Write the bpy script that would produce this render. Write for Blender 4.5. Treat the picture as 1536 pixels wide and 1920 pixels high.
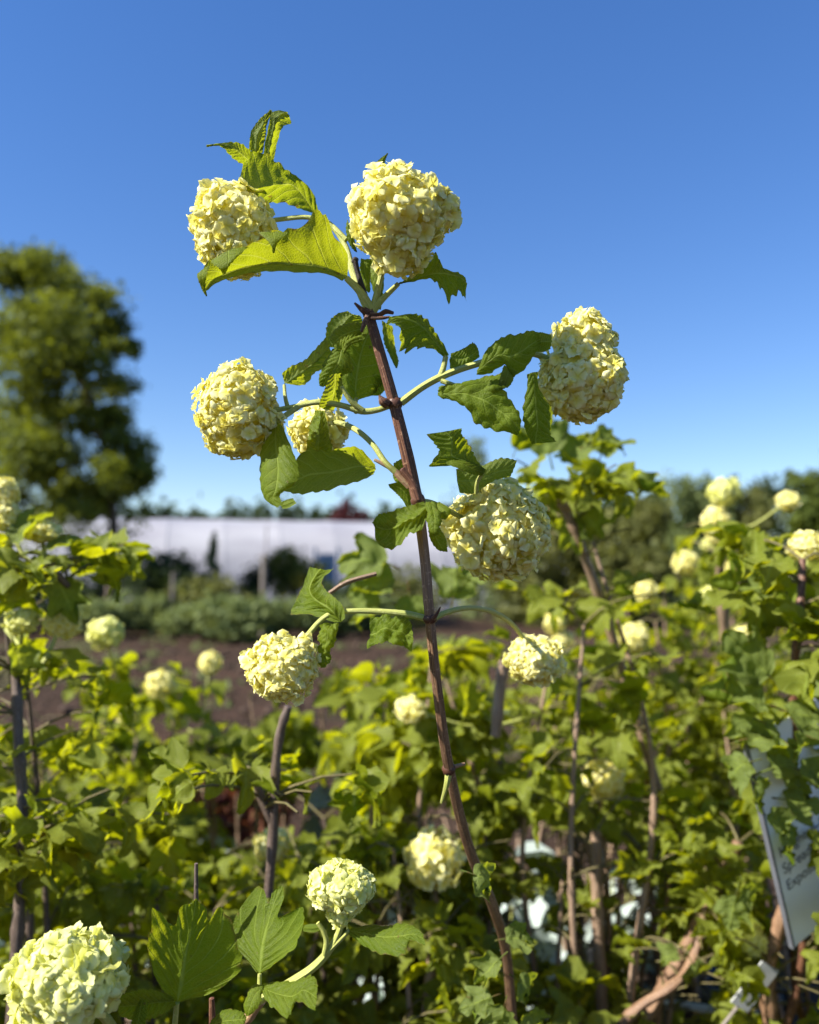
import bpy, math, random
import numpy as np
from mathutils import Vector, Matrix, Quaternion, noise

random.seed(7); np.random.seed(7)
R = math.radians
sc = bpy.context.scene
for o in list(bpy.data.objects): bpy.data.objects.remove(o)
col = sc.collection

# ------------------------------------------------------------------ camera
F = 1567.0; CX, CY = 768.0, 960.0          # focal length and centre in photo pixels (1536 x 1920)
PITCH = R(4.56)
CAM = Vector((0, 0, 1.15))
cd = bpy.data.cameras.new('camera'); cam = bpy.data.objects.new('camera', cd); col.objects.link(cam)
cam.location = CAM; cam.rotation_euler = (R(90) + PITCH, 0, 0)
cd.sensor_fit = 'VERTICAL'; cd.sensor_height = 36; cd.lens = F / 1920 * 36
cd.clip_start = 0.02; cd.clip_end = 2000
cd.dof.use_dof = True; cd.dof.focus_distance = 0.545; cd.dof.aperture_fstop = 4.8; cd.dof.aperture_blades = 0
sc.camera = cam
sc.render.resolution_x = 819; sc.render.resolution_y = 1024

RIGHT = Vector((1, 0, 0)); FWD = Vector((0, math.cos(PITCH), math.sin(PITCH))); UP = Vector((0, -math.sin(PITCH), math.cos(PITCH)))
# ------------------------------------------------------------------ sky, sun, exposure
TO_SUN = (RIGHT * -.70 + UP * .66 - FWD * .24).normalized()
w = bpy.data.worlds.new('World'); sc.world = w; w.use_nodes = True
nt = w.node_tree; nt.nodes.clear()
sky = nt.nodes.new('ShaderNodeTexSky'); sky.sky_type = 'NISHITA'; sky.sun_disc = False
sky.sun_elevation = math.asin(TO_SUN.z); sky.sun_rotation = math.atan2(TO_SUN.x, TO_SUN.y) % (2 * math.pi)
sky.altitude = 0; sky.air_density = 1.0; sky.dust_density = 0.0; sky.ozone_density = 3.0
bg = nt.nodes.new('ShaderNodeBackground'); bg.inputs[1].default_value = 0.099
wo = nt.nodes.new('ShaderNodeOutputWorld')
hs = nt.nodes.new('ShaderNodeHueSaturation'); hs.inputs['Saturation'].default_value = 1.40; hs.inputs['Hue'].default_value = 0.515
gm = nt.nodes.new('ShaderNodeGamma'); gm.inputs[1].default_value = 0.80
nt.links.new(sky.outputs[0], gm.inputs[0]); nt.links.new(gm.outputs[0], hs.inputs['Color']); nt.links.new(hs.outputs[0], bg.inputs[0]); nt.links.new(bg.outputs[0], wo.inputs[0])
sd = bpy.data.lights.new('sun', 'SUN'); sun = bpy.data.objects.new('sun', sd); col.objects.link(sun)
sd.energy = 5.0; sd.angle = R(0.53); sd.color = (1.0, 0.955, 0.87)
sun.rotation_euler = TO_SUN.to_track_quat('Z', 'Y').to_euler()
sc.view_settings.view_transform = 'Standard'; sc.view_settings.look = 'None'
sc.view_settings.exposure = 1.36; sc.view_settings.gamma = 1.0
sc.view_settings.use_curve_mapping = False
sc.render.engine = 'CYCLES'
sc.cycles.max_bounces = 8; sc.cycles.transmission_bounces = 6; sc.cycles.diffuse_bounces = 4
sc.cycles.use_denoising = True

def at(px, py, d):
    """world point seen at photo pixel (px, py), d metres in front of the camera"""
    return CAM + RIGHT * ((px - CX) / F * d) + UP * ((CY - py) / F * d) + FWD * d
def proj(p):
    q = Vector(p) - CAM; d = q.dot(FWD)
    return CX + F * q.dot(RIGHT) / max(d, .01), CY - F * q.dot(UP) / max(d, .01), d

# ------------------------------------------------------------------ materials
class NG:
    def __init__(s, name):
        s.m = bpy.data.materials.new(name); s.m.use_nodes = True; s.t = s.m.node_tree; s.t.nodes.clear()
        s.out = s.n('OutputMaterial')
    def n(s, kind, **k):
        x = s.t.nodes.new('ShaderNode' + kind)
        for a, b in k.items(): setattr(x, a, b)
        return x
    def l(s, a, b): s.t.links.new(a, b)
    def put(s, sock, v):
        if hasattr(v, 'is_linked'): s.l(v, sock)
        else: sock.default_value = v
    def math(s, op, a, b=0.0, clamp=False):
        x = s.n('Math', operation=op, use_clamp=clamp); s.put(x.inputs[0], a); s.put(x.inputs[1], b); return x.outputs[0]
    def mix(s, f, a, b, mode='MIX'):
        x = s.n('Mix', data_type='RGBA', blend_type=mode)
        s.put(x.inputs[0], f); s.put(x.inputs[6], a if hasattr(a, 'is_linked') else (*a, 1)); s.put(x.inputs[7], b if hasattr(b, 'is_linked') else (*b, 1))
        return x.outputs[2]
    def noise(s, vec, scale, detail=3, rough=.55):
        x = s.n('TexNoise'); s.l(vec, x.inputs['Vector']); x.inputs['Scale'].default_value = scale
        x.inputs['Detail'].default_value = detail; x.inputs['Roughness'].default_value = rough
        return x.outputs['Fac']
    def ramp(s, f, stops):
        x = s.n('ValToRGB'); s.l(f, x.inputs[0]); e = x.color_ramp.elements
        while len(e) < len(stops): e.new(0.5)
        for i, (p, c) in enumerate(stops): e[i].position = p; e[i].color = (*c, 1) if len(c) == 3 else c
        return x.outputs[0]
    def maprange(s, v, a, b, c=0.0, d=1.0):
        x = s.n('MapRange'); s.l(v, x.inputs[0])
        for i, q in enumerate((a, b, c, d)): x.inputs[i + 1].default_value = q
        return x.outputs[0]
    def bump(s, h, strength, dist):
        x = s.n('Bump'); s.l(h, x.inputs['Height']); x.inputs['Strength'].default_value = strength; x.inputs['Distance'].default_value = dist
        return x.outputs[0]
    def principled(s, c, rough=.6, spec=.3, normal=None):
        x = s.n('BsdfPrincipled'); s.put(x.inputs['Base Color'], c if hasattr(c, 'is_linked') else (*c, 1))
        s.put(x.inputs['Roughness'], rough); x.inputs['Specular IOR Level'].default_value = spec
        if normal: s.l(normal, x.inputs['Normal'])
        return x
    def finish(s, bsdf, trans=None, tf=.4, normal=None):
        if trans is None: s.l(bsdf.outputs[0], s.out.inputs[0]); return s.m
        t = s.n('BsdfTranslucent'); s.put(t.inputs[0], trans if hasattr(trans, 'is_linked') else (*trans, 1))
        if normal: s.l(normal, t.inputs['Normal'])
        mx = s.n('MixShader'); s.put(mx.inputs[0], tf); s.l(bsdf.outputs[0], mx.inputs[1]); s.l(t.outputs[0], mx.inputs[2])
        s.l(mx.outputs[0], s.out.inputs[0]); return s.m

NV, KV = 8.0, 1.8      # lateral veins per leaf and their forward slant
def leaf_material(name, dark, light, under, trans_a, trans_b, fine=True, tf=.47, spec=.35):
    g = NG(name)
    uv = g.n('UVMap').outputs[0]; sep = g.n('SeparateXYZ'); g.l(uv, sep.inputs[0])
    u = sep.outputs[0]; v = g.math('ABSOLUTE', g.math('MULTIPLY_ADD', sep.outputs[1], 2.0))
    v.node.inputs[0].links[0].from_node.inputs[2].default_value = -1.0
    ph = g.math('SUBTRACT', g.math('MULTIPLY', u, NV), g.math('MULTIPLY', v, KV))
    tri = g.math('ABSOLUTE', g.math('SUBTRACT', g.math('FRACT', g.math('ADD', ph, 20.0)), 0.5))
    lat = g.maprange(tri, 0.43, 0.49)
    mid = g.maprange(v, 0.06, 0.02)
    vein = g.math('MAXIMUM', g.math('MULTIPLY', lat, .75), mid)
    rnd = g.n('ObjectInfo').outputs['Random']
    geo = g.n('NewGeometry'); pos = geo.outputs['Position']
    blot = g.noise(pos, 55, 3)
    base = g.mix(g.math('MULTIPLY_ADD', blot, .7), dark, light)
    base.node.inputs[0].links[0].from_node.inputs[2].default_value = 0.0
    base = g.mix(g.math('MULTIPLY', rnd, .55), base, light)
    base = g.mix(geo.outputs['Backfacing'], base, under)
    base = g.mix(g.math('MULTIPLY', vein, .6), base, (0.24, 0.31, 0.05))
    tcol = g.mix(g.math('ADD', g.math('MULTIPLY', rnd, .5), g.math('MULTIPLY', blot, .5)), trans_a, trans_b)
    tcol = g.mix(g.math('MULTIPLY', vein, .55), tcol, (0.62, 0.64, 0.12))
    h = g.math('MULTIPLY', vein, -1.0)
    if fine:
        vo = g.n('TexVoronoi', feature='DISTANCE_TO_EDGE'); g.l(pos, vo.inputs['Vector']); vo.inputs['Scale'].default_value = 520
        cell = g.maprange(vo.outputs['Distance'], 0.0, .22)
        h = g.math('ADD', h, g.math('MULTIPLY', cell, .32))
        base = g.mix(g.math('MULTIPLY', g.math('SUBTRACT', 1.0, cell), .22), base, (0.17, 0.235, 0.035))
        tcol = g.mix(g.math('MULTIPLY', g.math('SUBTRACT', 1.0, cell), .35), tcol, (0.56, 0.56, 0.05))
        spot = g.maprange(g.noise(pos, 210, 2), .70, .76, 0, .75)
        edge = g.math('MULTIPLY', g.maprange(v, .93, 1.0), g.maprange(g.noise(pos, 130, 2), .5, .6, 0, .8))
        wear = g.math('MAXIMUM', spot, edge)
        base = g.mix(wear, base, (.15, .085, .03)); tcol = g.mix(wear, tcol, (.22, .12, .02))
    nrm = g.bump(h, .6, .0007)
    p = g.principled(base, g.maprange(blot, .3, .7, .46, .66), spec, nrm)
    return g.finish(p, tcol, tf, nrm)
M = {}
M['leaf'] = leaf_material('viburnum_leaf', (0.034, 0.068, 0.005), (0.130, 0.172, 0.008), (0.125, 0.160, 0.042), (0.27, 0.36, 0.004), (0.47, 0.49, 0.006), spec=.15)
M['leaf_far'] = leaf_material('viburnum_leaf_far', (0.050, 0.080, 0.004), (0.212, 0.232, 0.007), (0.152, 0.178, 0.025), (0.34, 0.41, 0.003), (0.63, 0.60, 0.005), fine=False, spec=.16, tf=.48)
M['leaf_silver'] = leaf_material('silver_leaf', (0.32, 0.38, 0.36), (0.44, 0.50, 0.48), (0.38, 0.44, 0.42), (0.2, 0.3, 0.2), (0.25, 0.33, 0.25), fine=False, tf=.15)

def petal_material(name, outer, inner, trans):
    g = NG(name)
    uv = g.n('UVMap').outputs[0]; sep = g.n('SeparateXYZ'); g.l(uv, sep.inputs[0])
    pos = g.n('NewGeometry').outputs['Position']
    rnd = g.n('ObjectInfo').outputs['Random']
    nz = g.noise(pos, 120, 2)
    f = g.maprange(sep.outputs[0], .05, .75)
    f = g.math('MULTIPLY', f, g.maprange(nz, .25, .6, .55, 1.0))
    c = g.mix(f, inner, outer)
    streak = g.noise(uv, 14, 2)
    nrm = g.bump(g.math('ADD', streak, nz), .35, .0006)
    p = g.principled(c, .55, .22, nrm)
    t = g.mix(f, inner, trans)
    return g.finish(p, t, .38, nrm)
M['petal'] = petal_material('cream_petal', (0.88, 0.855, 0.49), (0.81, 0.72, 0.10), (0.90, 0.85, 0.23))
M['petal_lime'] = petal_material('lemon_petal', (0.83, 0.83, 0.40), (0.72, 0.72, 0.12), (0.85, 0.84, 0.22))
def simple(name, stops, scale, rough=.7, bump=0.0, bdist=.001, spec=.25, stretch=(1, 1, 1), trans=None, tf=.3, coord='Object'):
    g = NG(name)
    tc = g.n('TexCoord').outputs['Object'] if coord == 'Object' else g.n('NewGeometry').outputs['Position']
    mp = g.n('Mapping'); g.l(tc, mp.inputs[0]); mp.inputs['Scale'].default_value = stretch
    f = g.noise(mp.outputs[0], scale, 5, .6)
    c = g.ramp(f, stops)
    nr = g.bump(f, bump, bdist) if bump else None
    return g.finish(g.principled(c, rough, spec, nr), trans, tf, nr)
# bark with ridges that run along the stem (uv x = round, uv y = along)
def bark(name, a, b, c, sx=16):
    g = NG(name)
    uv = g.n('UVMap').outputs[0]; mp = g.n('Mapping'); g.l(uv, mp.inputs[0]); mp.inputs['Scale'].default_value = (sx, .35, 1)
    f = g.noise(mp.outputs[0], 1.6, 5, .62)
    pos = g.n('NewGeometry').outputs['Position']
    spots = g.noise(pos, 420, 2)
    col_ = g.ramp(f, [(.28, a), (.5, b), (.75, c)])
    col_ = g.mix(g.maprange(spots, .60, .66, 0, .7), col_, c)
    h = g.math('ADD', f, g.math('MULTIPLY', spots, .3))
    nr = g.bump(h, .8, .0012)
    return g.finish(g.principled(col_, .5, .35, nr))
M['bark'] = bark('reddish_bark', (0.028, 0.011, 0.008), (0.100, 0.040, 0.022), (0.31, 0.17, 0.095))
M['bark_tan'] = bark('tan_brown_bark', (0.060, 0.030, 0.018), (0.190, 0.105, 0.058), (0.36, 0.235, 0.145))
M['bark_old'] = bark('old_tan_bark', (0.09, 0.055, 0.035), (0.24, 0.16, 0.105), (0.40, 0.29, 0.21))
M['bark_grey'] = bark('grey_bark', (0.03, 0.022, 0.018), (0.10, 0.07, 0.055), (0.22, 0.17, 0.14))
M['black_twig'] = bark('black_dead_twig', (0.008, 0.006, 0.006), (0.02, 0.014, 0.014), (0.06, 0.04, 0.04))
M['shoot'] = bark('green_shoot', (0.24, 0.27, 0.05), (0.36, 0.38, 0.09), (0.48, 0.47, 0.17))
M['shoot_red'] = bark('pinkish_shoot', (0.22, 0.11, 0.07), (0.34, 0.20, 0.11), (0.44, 0.34, 0.16))

# ------------------------------------------------------------------ mesh helpers
class MB:
    """collects faces into one mesh"""
    def __init__(s): s.v = []; s.f = []; s.uv = []; s.mi = []; s.n = 0; s.cur = 0
    def add(s, verts, faces, uvs=None):
        verts = np.asarray(verts, dtype=float).reshape(-1, 3)
        s.v.append(verts)
        if uvs is None: uvs = np.zeros((len(verts), 2))
        s.uv.append(np.asarray(uvs, dtype=float))
        b = s.n
        s.f.extend([tuple(i + b for i in f) for f in faces]); s.mi.extend([s.cur] * len(faces))
        s.n += len(verts)
    def grid(s, P, U, V):
        nu, nv = P.shape[0], P.shape[1]
        idx = np.arange(nu * nv).reshape(nu, nv)
        q = np.stack([idx[:-1, :-1], idx[1:, :-1], idx[1:, 1:], idx[:-1, 1:]], -1).reshape(-1, 4)
        s.add(P.reshape(-1, 3), q.tolist(), np.stack([U, V], -1).reshape(-1, 2))
    def mesh(s, name, mats, origin=(0, 0, 0), smooth=True):
        me = bpy.data.meshes.new(name)
        v = np.concatenate(s.v) - np.array(origin)
        me.from_pydata(v.tolist(), [], s.f)
        uvl = me.uv_layers.new(name='UVMap'); uv = np.concatenate(s.uv)
        li = np.empty(len(me.loops), dtype=np.int32); me.loops.foreach_get('vertex_index', li)
        uvl.data.foreach_set('uv', uv[li].astype(np.float32).ravel())
        for m in (mats if isinstance(mats, (list, tuple)) else [mats]): me.materials.append(m)
        me.polygons.foreach_set('material_index', np.array(s.mi, dtype=np.int32))
        me.polygons.foreach_set('use_smooth', np.full(len(me.polygons), smooth))
        me.update(); return me

def link(name, data, parent=None, loc=None, kind=None):
    o = bpy.data.objects.new(name, data); col.objects.link(o)
    if parent is not None: o.parent = parent
    if loc is not None: o.location = loc
    if kind: o['kind'] = kind
    return o
def thing(name, label, cat, loc=(0, 0, 0), group=None, data=None):
    o = bpy.data.objects.new(name, data); col.objects.link(o); o.location = loc
    o['label'] = label; o['category'] = cat
    if group: o['group'] = group
    if data is None: o.empty_display_size = .05
    return o

def catmull(P, n):
    """resample control points (k,3) to n+1 points"""
    P = np.asarray(P, float); k = len(P)
    if k == 2:
        t = np.linspace(0, 1, n + 1)[:, None]; return P[0] * (1 - t) + P[1] * t
    E = np.vstack([2 * P[0] - P[1], P, 2 * P[-1] - P[-2]])
    t = np.linspace(0, k - 1 - 1e-9, n + 1); i = t.astype(int); f = (t - i)[:, None]
    a, b, c, d = E[i], E[i + 1], E[i + 2], E[i + 3]
    return .5 * (2 * b + (c - a) * f + (2 * a - 5 * b + 4 * c - d) * f ** 2 + (3 * b - a - 3 * c + d) * f ** 3)

def tube(mb, pts, rads, sides=10, n=None, ridges=0.0, caps=True):
    pts = np.asarray([tuple(p) for p in pts], float); n = n or max(4, (len(pts) - 1) * 5)
    C = catmull(pts, n)
    rr = np.interp(np.linspace(0, len(rads) - 1, n + 1), np.arange(len(rads)), rads)
    T = np.gradient(C, axis=0); T /= np.linalg.norm(T, axis=1)[:, None] + 1e-12
    ref = np.array([0, 0, 1.0]) if abs(T[0][2]) < .9 else np.array([1.0, 0, 0])
    N = np.cross(T[0], ref); N /= np.linalg.norm(N)
    rows, L = [], 0.0; Vc = []
    for i in range(n + 1):
        N = N - T[i] * N.dot(T[i]); N /= np.linalg.norm(N) + 1e-12; B = np.cross(T[i], N)
        a = np.linspace(0, 2 * np.pi, sides + 1)
        r = rr[i] * (1 + ridges * np.cos(6 * a))
        rows.append(C[i] + np.outer(np.cos(a) * r, N) + np.outer(np.sin(a) * r, B))
        if i: L += np.linalg.norm(C[i] - C[i - 1])
        Vc.append(L * 60)
    P = np.array(rows)
    U = np.tile(np.linspace(0, 1, sides + 1), (n + 1, 1)); V = np.repeat(np.array(Vc)[:, None], sides + 1, 1)
    mb.grid(P, U, V)
    if caps:
        for k, e in ((0, -1), (n, 1)):
            c = C[k] + T[k] * rr[k] * .35 * e
            mb.add(np.vstack([P[k][:-1], c]), [(j, (j + 1) % sides, sides) if e > 0 else ((j + 1) % sides, j, sides) for j in range(sides)])

def loft(mb, L, Mi, Rr, nu=48, nv=20, teeth=9, ta=.13, quilt=.0015, crumple=.0, cscale=70., bow=.10, seed=0, edge_wave=.0, uvr=(0, 1), sunside=False):
    """leaf blade through left edge, midrib and right edge curves"""
    L, Mi, Rr = catmull(L, nu), catmull(Mi, nu), catmull(Rr, nu)
    u = np.linspace(0, 1, nu + 1); v = np.linspace(-1, 1, nv + 1)
    env = np.sin(np.pi * np.clip(u, 0.02, .98)) ** .5
    saw = ((u * teeth + .15 * np.sin(u * 23 + seed)) % 1.0)
    saw = np.where(saw < .75, saw / .75, (1 - saw) / .25)
    fac = 1 + ta * env * (saw - .45)
    saw2 = ((u * teeth + .45 + .15 * np.sin(u * 19 + seed * 2)) % 1.0)
    saw2 = np.where(saw2 < .75, saw2 / .75, (1 - saw2) / .25)
    fac2 = 1 + ta * env * (saw2 - .45)
    EL = Mi + (L - Mi) * fac[:, None]; ER = Mi + (Rr - Mi) * fac2[:, None]
    P = np.zeros((nu + 1, nv + 1, 3))
    for j, vv in enumerate(v):
        a = abs(vv); E = EL if vv < 0 else ER
        P[:, j] = Mi + (E - Mi) * a
    def normals(P):
        du = np.gradient(P, axis=0); dv = np.gradient(P, axis=1)
        n = np.cross(du, dv); return n / (np.linalg.norm(n, axis=2)[:, :, None] + 1e-12)
    N = normals(P)
    wid = np.linalg.norm(EL - Mi, axis=1), np.linalg.norm(ER - Mi, axis=1)
    for j, vv in enumerate(v):
        a = abs(vv); ww = wid[0] if vv < 0 else wid[1]
        P[:, j] += N[:, j] * (bow * ww * (1 - (2 * a - 1) ** 2))[:, None]
    N = normals(P)
    u0, u1 = uvr; UU = np.repeat((u0 + (u1 - u0) * u)[:, None], nv + 1, 1); VV = np.repeat(v[None, :], nu + 1, 0)
    ph = UU * NV - np.abs(VV) * KV
    tri = 1 - 2 * np.abs(((ph + 20) % 1.0) - .5)           # 0 at vein ... 1 between
    h = quilt * (np.sqrt(np.clip(tri, 0, 1)) - .6) * np.minimum(1, np.abs(VV) * 4) * (1 - .5 * np.abs(VV) ** 3)
    if crumple or edge_wave:
        cr = np.zeros_like(h)
        for i in range(nu + 1):
            for j in range(nv + 1):
                p = Vector(P[i, j]) * cscale + Vector((seed * 3.1, seed * 1.7, 0))
                k = noise.noise(p) + .5 * noise.noise(p * 2.3)
                cr[i, j] = crumple * k + edge_wave * abs(v[j]) ** 2.5 * noise.noise(p * .8 + Vector((9, 0, 0)))
        h = h + cr
    P = P + N * h[:, :, None]
    if sunside:                                   # upper face of the blade towards the light
        if (N.reshape(-1, 3).mean(axis=0) @ np.array(TO_SUN)) < 0:
            P, UU, VV = P[:, ::-1], UU[:, ::-1], VV[:, ::-1]
    mb.grid(P, UU, (VV + 1) / 2)

HERO_D = 0.55
def px_loft(mb, st, d=HERO_D, tilt=(0, 0), cen=None, **k):
    """stations (lx,ly,lz, mx,my,mz, rx,ry,rz): photo pixels, z = pixels nearer than d"""
    A = [[], [], []]
    if cen is None: cen = (st[0][3], st[0][4])
    for s in st:
        for i in range(3):
            x, y, z = s[i * 3:i * 3 + 3]; z += tilt[0] * (x - cen[0]) - tilt[1] * (y - cen[1]); A[i].append(tuple(at(x, y, d - z * d / F)))
    loft(mb, *A, sunside=True, **k)
def px_tube(mb, pts, rpx, d=HERO_D, **k):
    P = [tuple(at(p[0], p[1], p[2] if len(p) > 2 else d)) for p in pts]
    rr = [r * (p[2] if len(p) > 2 else d) / F for p, r in zip(pts, rpx)]
    tube(mb, P, rr, **k)

# ------------------------------------------------------------------ floret and flower-head meshes
def floret_geo(mb, mat4, tilt, cup, rng, nr=5, na=4, petals=5):
    """five rounded petals round a small eye, z outward, radius 1 before mat4"""
    m = np.array(mat4)
    for k in range(petals):
        a0 = k * 2 * math.pi / petals + rng.uniform(-.12, .12)
        tl = tilt + rng.uniform(-.22, .22); cp = cup + rng.uniform(-.15, .15); sz = rng.uniform(.86, 1.1)
        r = np.array([0.03, .22, .46, .70, .88, 1.0]) if nr > 3 else np.array([.03, .5, 1.0]); s = np.linspace(-1, 1, na + 1)
        wv = np.array([.07, .20, .40, .50, .44, .20]) if nr > 3 else np.array([.08, .46, .30])
        cvx = rng.uniform(-.22, .26)
        Rr, S = np.meshgrid(r, s, indexing='ij')
        along = Rr * sz - .16 * (S ** 2) * np.clip((Rr - .6) / .4, 0, 1); side = S * wv[:, None] * sz
        bend = tl * Rr - cp * Rr ** 2
        z = along * np.sin(bend) * .9 + (S ** 2) * cvx * np.sin(Rr * 2.6) - .03 * (k % 2)
        x = along * np.cos(bend)
        X = x * math.cos(a0) - side * math.sin(a0); Y = x * math.sin(a0) + side * math.cos(a0)
        P = np.stack([X, Y, z, np.ones_like(X)], -1) @ m.T
        mb.grid(P[:, :, :3], Rr, (S + 1) / 2)
def basis(n, spin):
    n = Vector(n).normalized(); q = n.to_track_quat('Z', 'Y') @ Quaternion((0, 0, 1), spin)
    return q
rngF = random.Random(3)
FLORETS = {}
for mk in ('petal', 'petal_lime'):
    FLORETS[mk] = []
    for i in range(8):
        b = MB(); floret_geo(b, Matrix.Identity(4), [.25, .6, .95, .15, 1.2, .4, .8, .1][i], [.6, 1.0, 1.3, .9, 1.5, .4, .6, 1.2][i], rngF)
        FLORETS[mk].append(b.mesh('floret', M[mk]))
def ellipsoid(mb, c, r, nu=14, nv=20, lump=.0, seed=0):
    th = np.linspace(0, np.pi, nu + 1); ph = np.linspace(0, 2 * np.pi, nv + 1)
    T, Pp = np.meshgrid(th, ph, indexing='ij')
    D = np.stack([np.sin(T) * np.cos(Pp), np.sin(T) * np.sin(Pp), np.cos(T)], -1)
    if lump:
        for i in range(nu + 1):
            for j in range(nv + 1): D[i, j] *= 1 + lump * noise.noise(Vector(D[i, j]) * 2.5 + Vector((seed, 0, 0)))
    mb.grid(np.array(c) + D * np.array(r), np.full_like(T, .1), Pp * 0)
def head_dirs(n, seed):
    rg = random.Random(seed); out = []
    for i in range(n):
        z = 1 - 2 * (i + .5) / n; a = i * 2.399963 + rg.uniform(-.12, .12); q = math.sqrt(1 - z * z)
        out.append(Vector((q * math.cos(a), q * math.sin(a), z)))
    return out
def flower_head(parent, base, px, py, d, rx, ry, n=150, keep=40, mat='petal', fl=25., seed=1, lumps=(), fk=.78):
    """snowball of florets; the florets that face the camera are sub-parts. lumps: extra (dx,dy,r) px bulges"""
    c = at(px, py, d); s = d / F; rg = random.Random(seed)
    blobs = [(0, 0, rx, ry, n)] + [(l[0], l[1], l[2], l[2], l[3]) for l in lumps]
    items = []
    for bx, by, ax, ay, nn in blobs:
        bc = RIGHT * bx * s - UP * by * s
        for dr in head_dirs(int(nn * 1.55), seed + len(items)):
            lump = 1 + .10 * noise.noise(dr * 2.2 + Vector((seed * 2.3, 0, 0)))
            k = rg.uniform(.84, 1.04) * lump
            az = (ax + ay) / 2
            off = RIGHT * dr.x * ax * s * .88 * k + UP * dr.y * ay * s * .88 * k - FWD * dr.z * az * s * .88 * k
            nrm = (RIGHT * dr.x / ax + UP * dr.y / ay - FWD * dr.z / az).normalized()
            nrm = (nrm + Vector((rg.gauss(0, .42), rg.gauss(0, .42), rg.gauss(0, .42)))).normalized()
            items.append((bc + off, nrm, rg.uniform(0, 6.28), fl * fk * s * rg.uniform(.75, 1.15), dr.z))
    head = bpy.data.objects.new('flower_head', None)
    mb = MB()
    for bx, by, ax, ay, nn in blobs:
        bc = RIGHT * bx * s - UP * by * s
        ellipsoid(mb, tuple(bc), (ax * s * .72, (ax + ay) / 2 * s * .72, ay * s * .72), lump=.1, seed=seed)
    items.sort(key=lambda t: -t[4])
    for off, nrm, spin, size, z in items[keep:]:
        mt = Matrix.LocRotScale(off, basis(nrm, spin), Vector((size,) * 3))
        floret_geo(mb, mt, rg.uniform(.1, 1.2), rg.uniform(.3, 1.5), rg)
    me = mb.mesh('flower_head', M[mat])
    head = link('flower_head', me, parent, c - base)
    for off, nrm, spin, size, z in items[:keep]:
        f = link('floret', rg.choice(FLORETS[mat]), head)
        f.location = off; f.rotation_mode = 'QUATERNION'; f.rotation_quaternion = basis(nrm, spin); f.scale = (size,) * 3
    return head
# small head meshes for the bushes further off (radius 1)
FAR_HEADS = []
for i in range(4):
    b = MB(); rg = random.Random(40 + i); ellipsoid(b, (0, 0, 0), (.75, .75, .72), lump=.15, seed=i)
    for dr in head_dirs(85, i):
        k = rg.uniform(.78, .98) * (1 + .2 * noise.noise(dr * 1.8 + Vector((i * 5, 0, 0))))
        nrm = (dr + Vector((rg.gauss(0, .3), rg.gauss(0, .3), rg.gauss(0, .3)))).normalized()
        floret_geo(b, Matrix.LocRotScale(dr * k, basis(nrm, rg.uniform(0, 6)), Vector((rg.uniform(.24, .34),) * 3)), rg.uniform(.1, .9), rg.uniform(.3, 1), rg, 2, 2)
    FAR_HEADS.append(b.mesh('flower_head', M['petal_lime'] if i == 3 else M['petal']))

# ------------------------------------------------------------------ leaves for the bushes: three-lobed, +Y along, +Z up, length 1
def bush_leaf(i, nu=14, nv=10, silver=False):
    rg = random.Random(100 + i); st = [[], [], []]
    curl = rg.uniform(-.1, 2.1); fold = rg.uniform(-.2, .9); twist = rg.uniform(-1, 1); roll = rg.uniform(-.3, .9)
    T = [0, .08, .18, .29, .39, .52, .66, .82, .93, 1.0]
    W = [.03, .25, .40, .49, .53, .22, .25, .21, .11, .01]; FW = [-.03, -.08, -.02, .12, .32, .04, .02, 0, 0, 0]
    if silver: W = [.03, .2, .33, .42, .45, .44, .38, .26, .14, .01]; FW = [0] * 10; curl *= .4; fold *= .5; twist *= .3
    for t, ww, fw in zip(T, W, FW):
        a = curl * t; r = 1.0
        y = math.sin(a) / curl if abs(curl) > .05 else t; z = (math.cos(a) - 1) / curl if abs(curl) > .05 else 0
        tw = twist * t
        for k, sgn in ((0, -1), (1, 0), (2, 1)):
            wv = ww * rg.uniform(.88, 1.12)
            fo = fold + roll * t
            x, zz = sgn * wv * math.cos(fo), abs(sgn) * wv * math.sin(fo)
            x, zz = x * math.cos(tw) - zz * math.sin(tw), x * math.sin(tw) + zz * math.cos(tw)
            st[k].append((x, y + abs(sgn) * fw * math.cos(a), z + zz - abs(sgn) * fw * math.sin(a)))
    b = MB()
    loft(b, *st, nu=nu, nv=nv, teeth=0 if silver else 6, ta=0 if silver else .22, quilt=.02 if nu > 10 else 0, crumple=.105 if not silver else .02, cscale=3.6, bow=rg.uniform(-.15, .25), seed=i, edge_wave=.10)
    return b
def with_petiole(b, ln=.35):
    tube(b, [(0, -ln, -.05), (0, -ln * .5, .0), (0, .02, 0)], [.022, .018, .015], sides=5, n=4)
    return b
LEAVES = [with_petiole(bush_leaf(i)).mesh('leaf', M['leaf_far']) for i in range(12)]
LEAVES_NEAR = [with_petiole(bush_leaf(i + 20, 26, 16)).mesh('leaf', M['leaf']) for i in range(6)]
SILVER = [bush_leaf(i + 50, silver=True).mesh('leaf', M['leaf_silver']) for i in range(5)]
LOW = [bush_leaf(i + 70, 6, 4) for i in range(6)]

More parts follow.
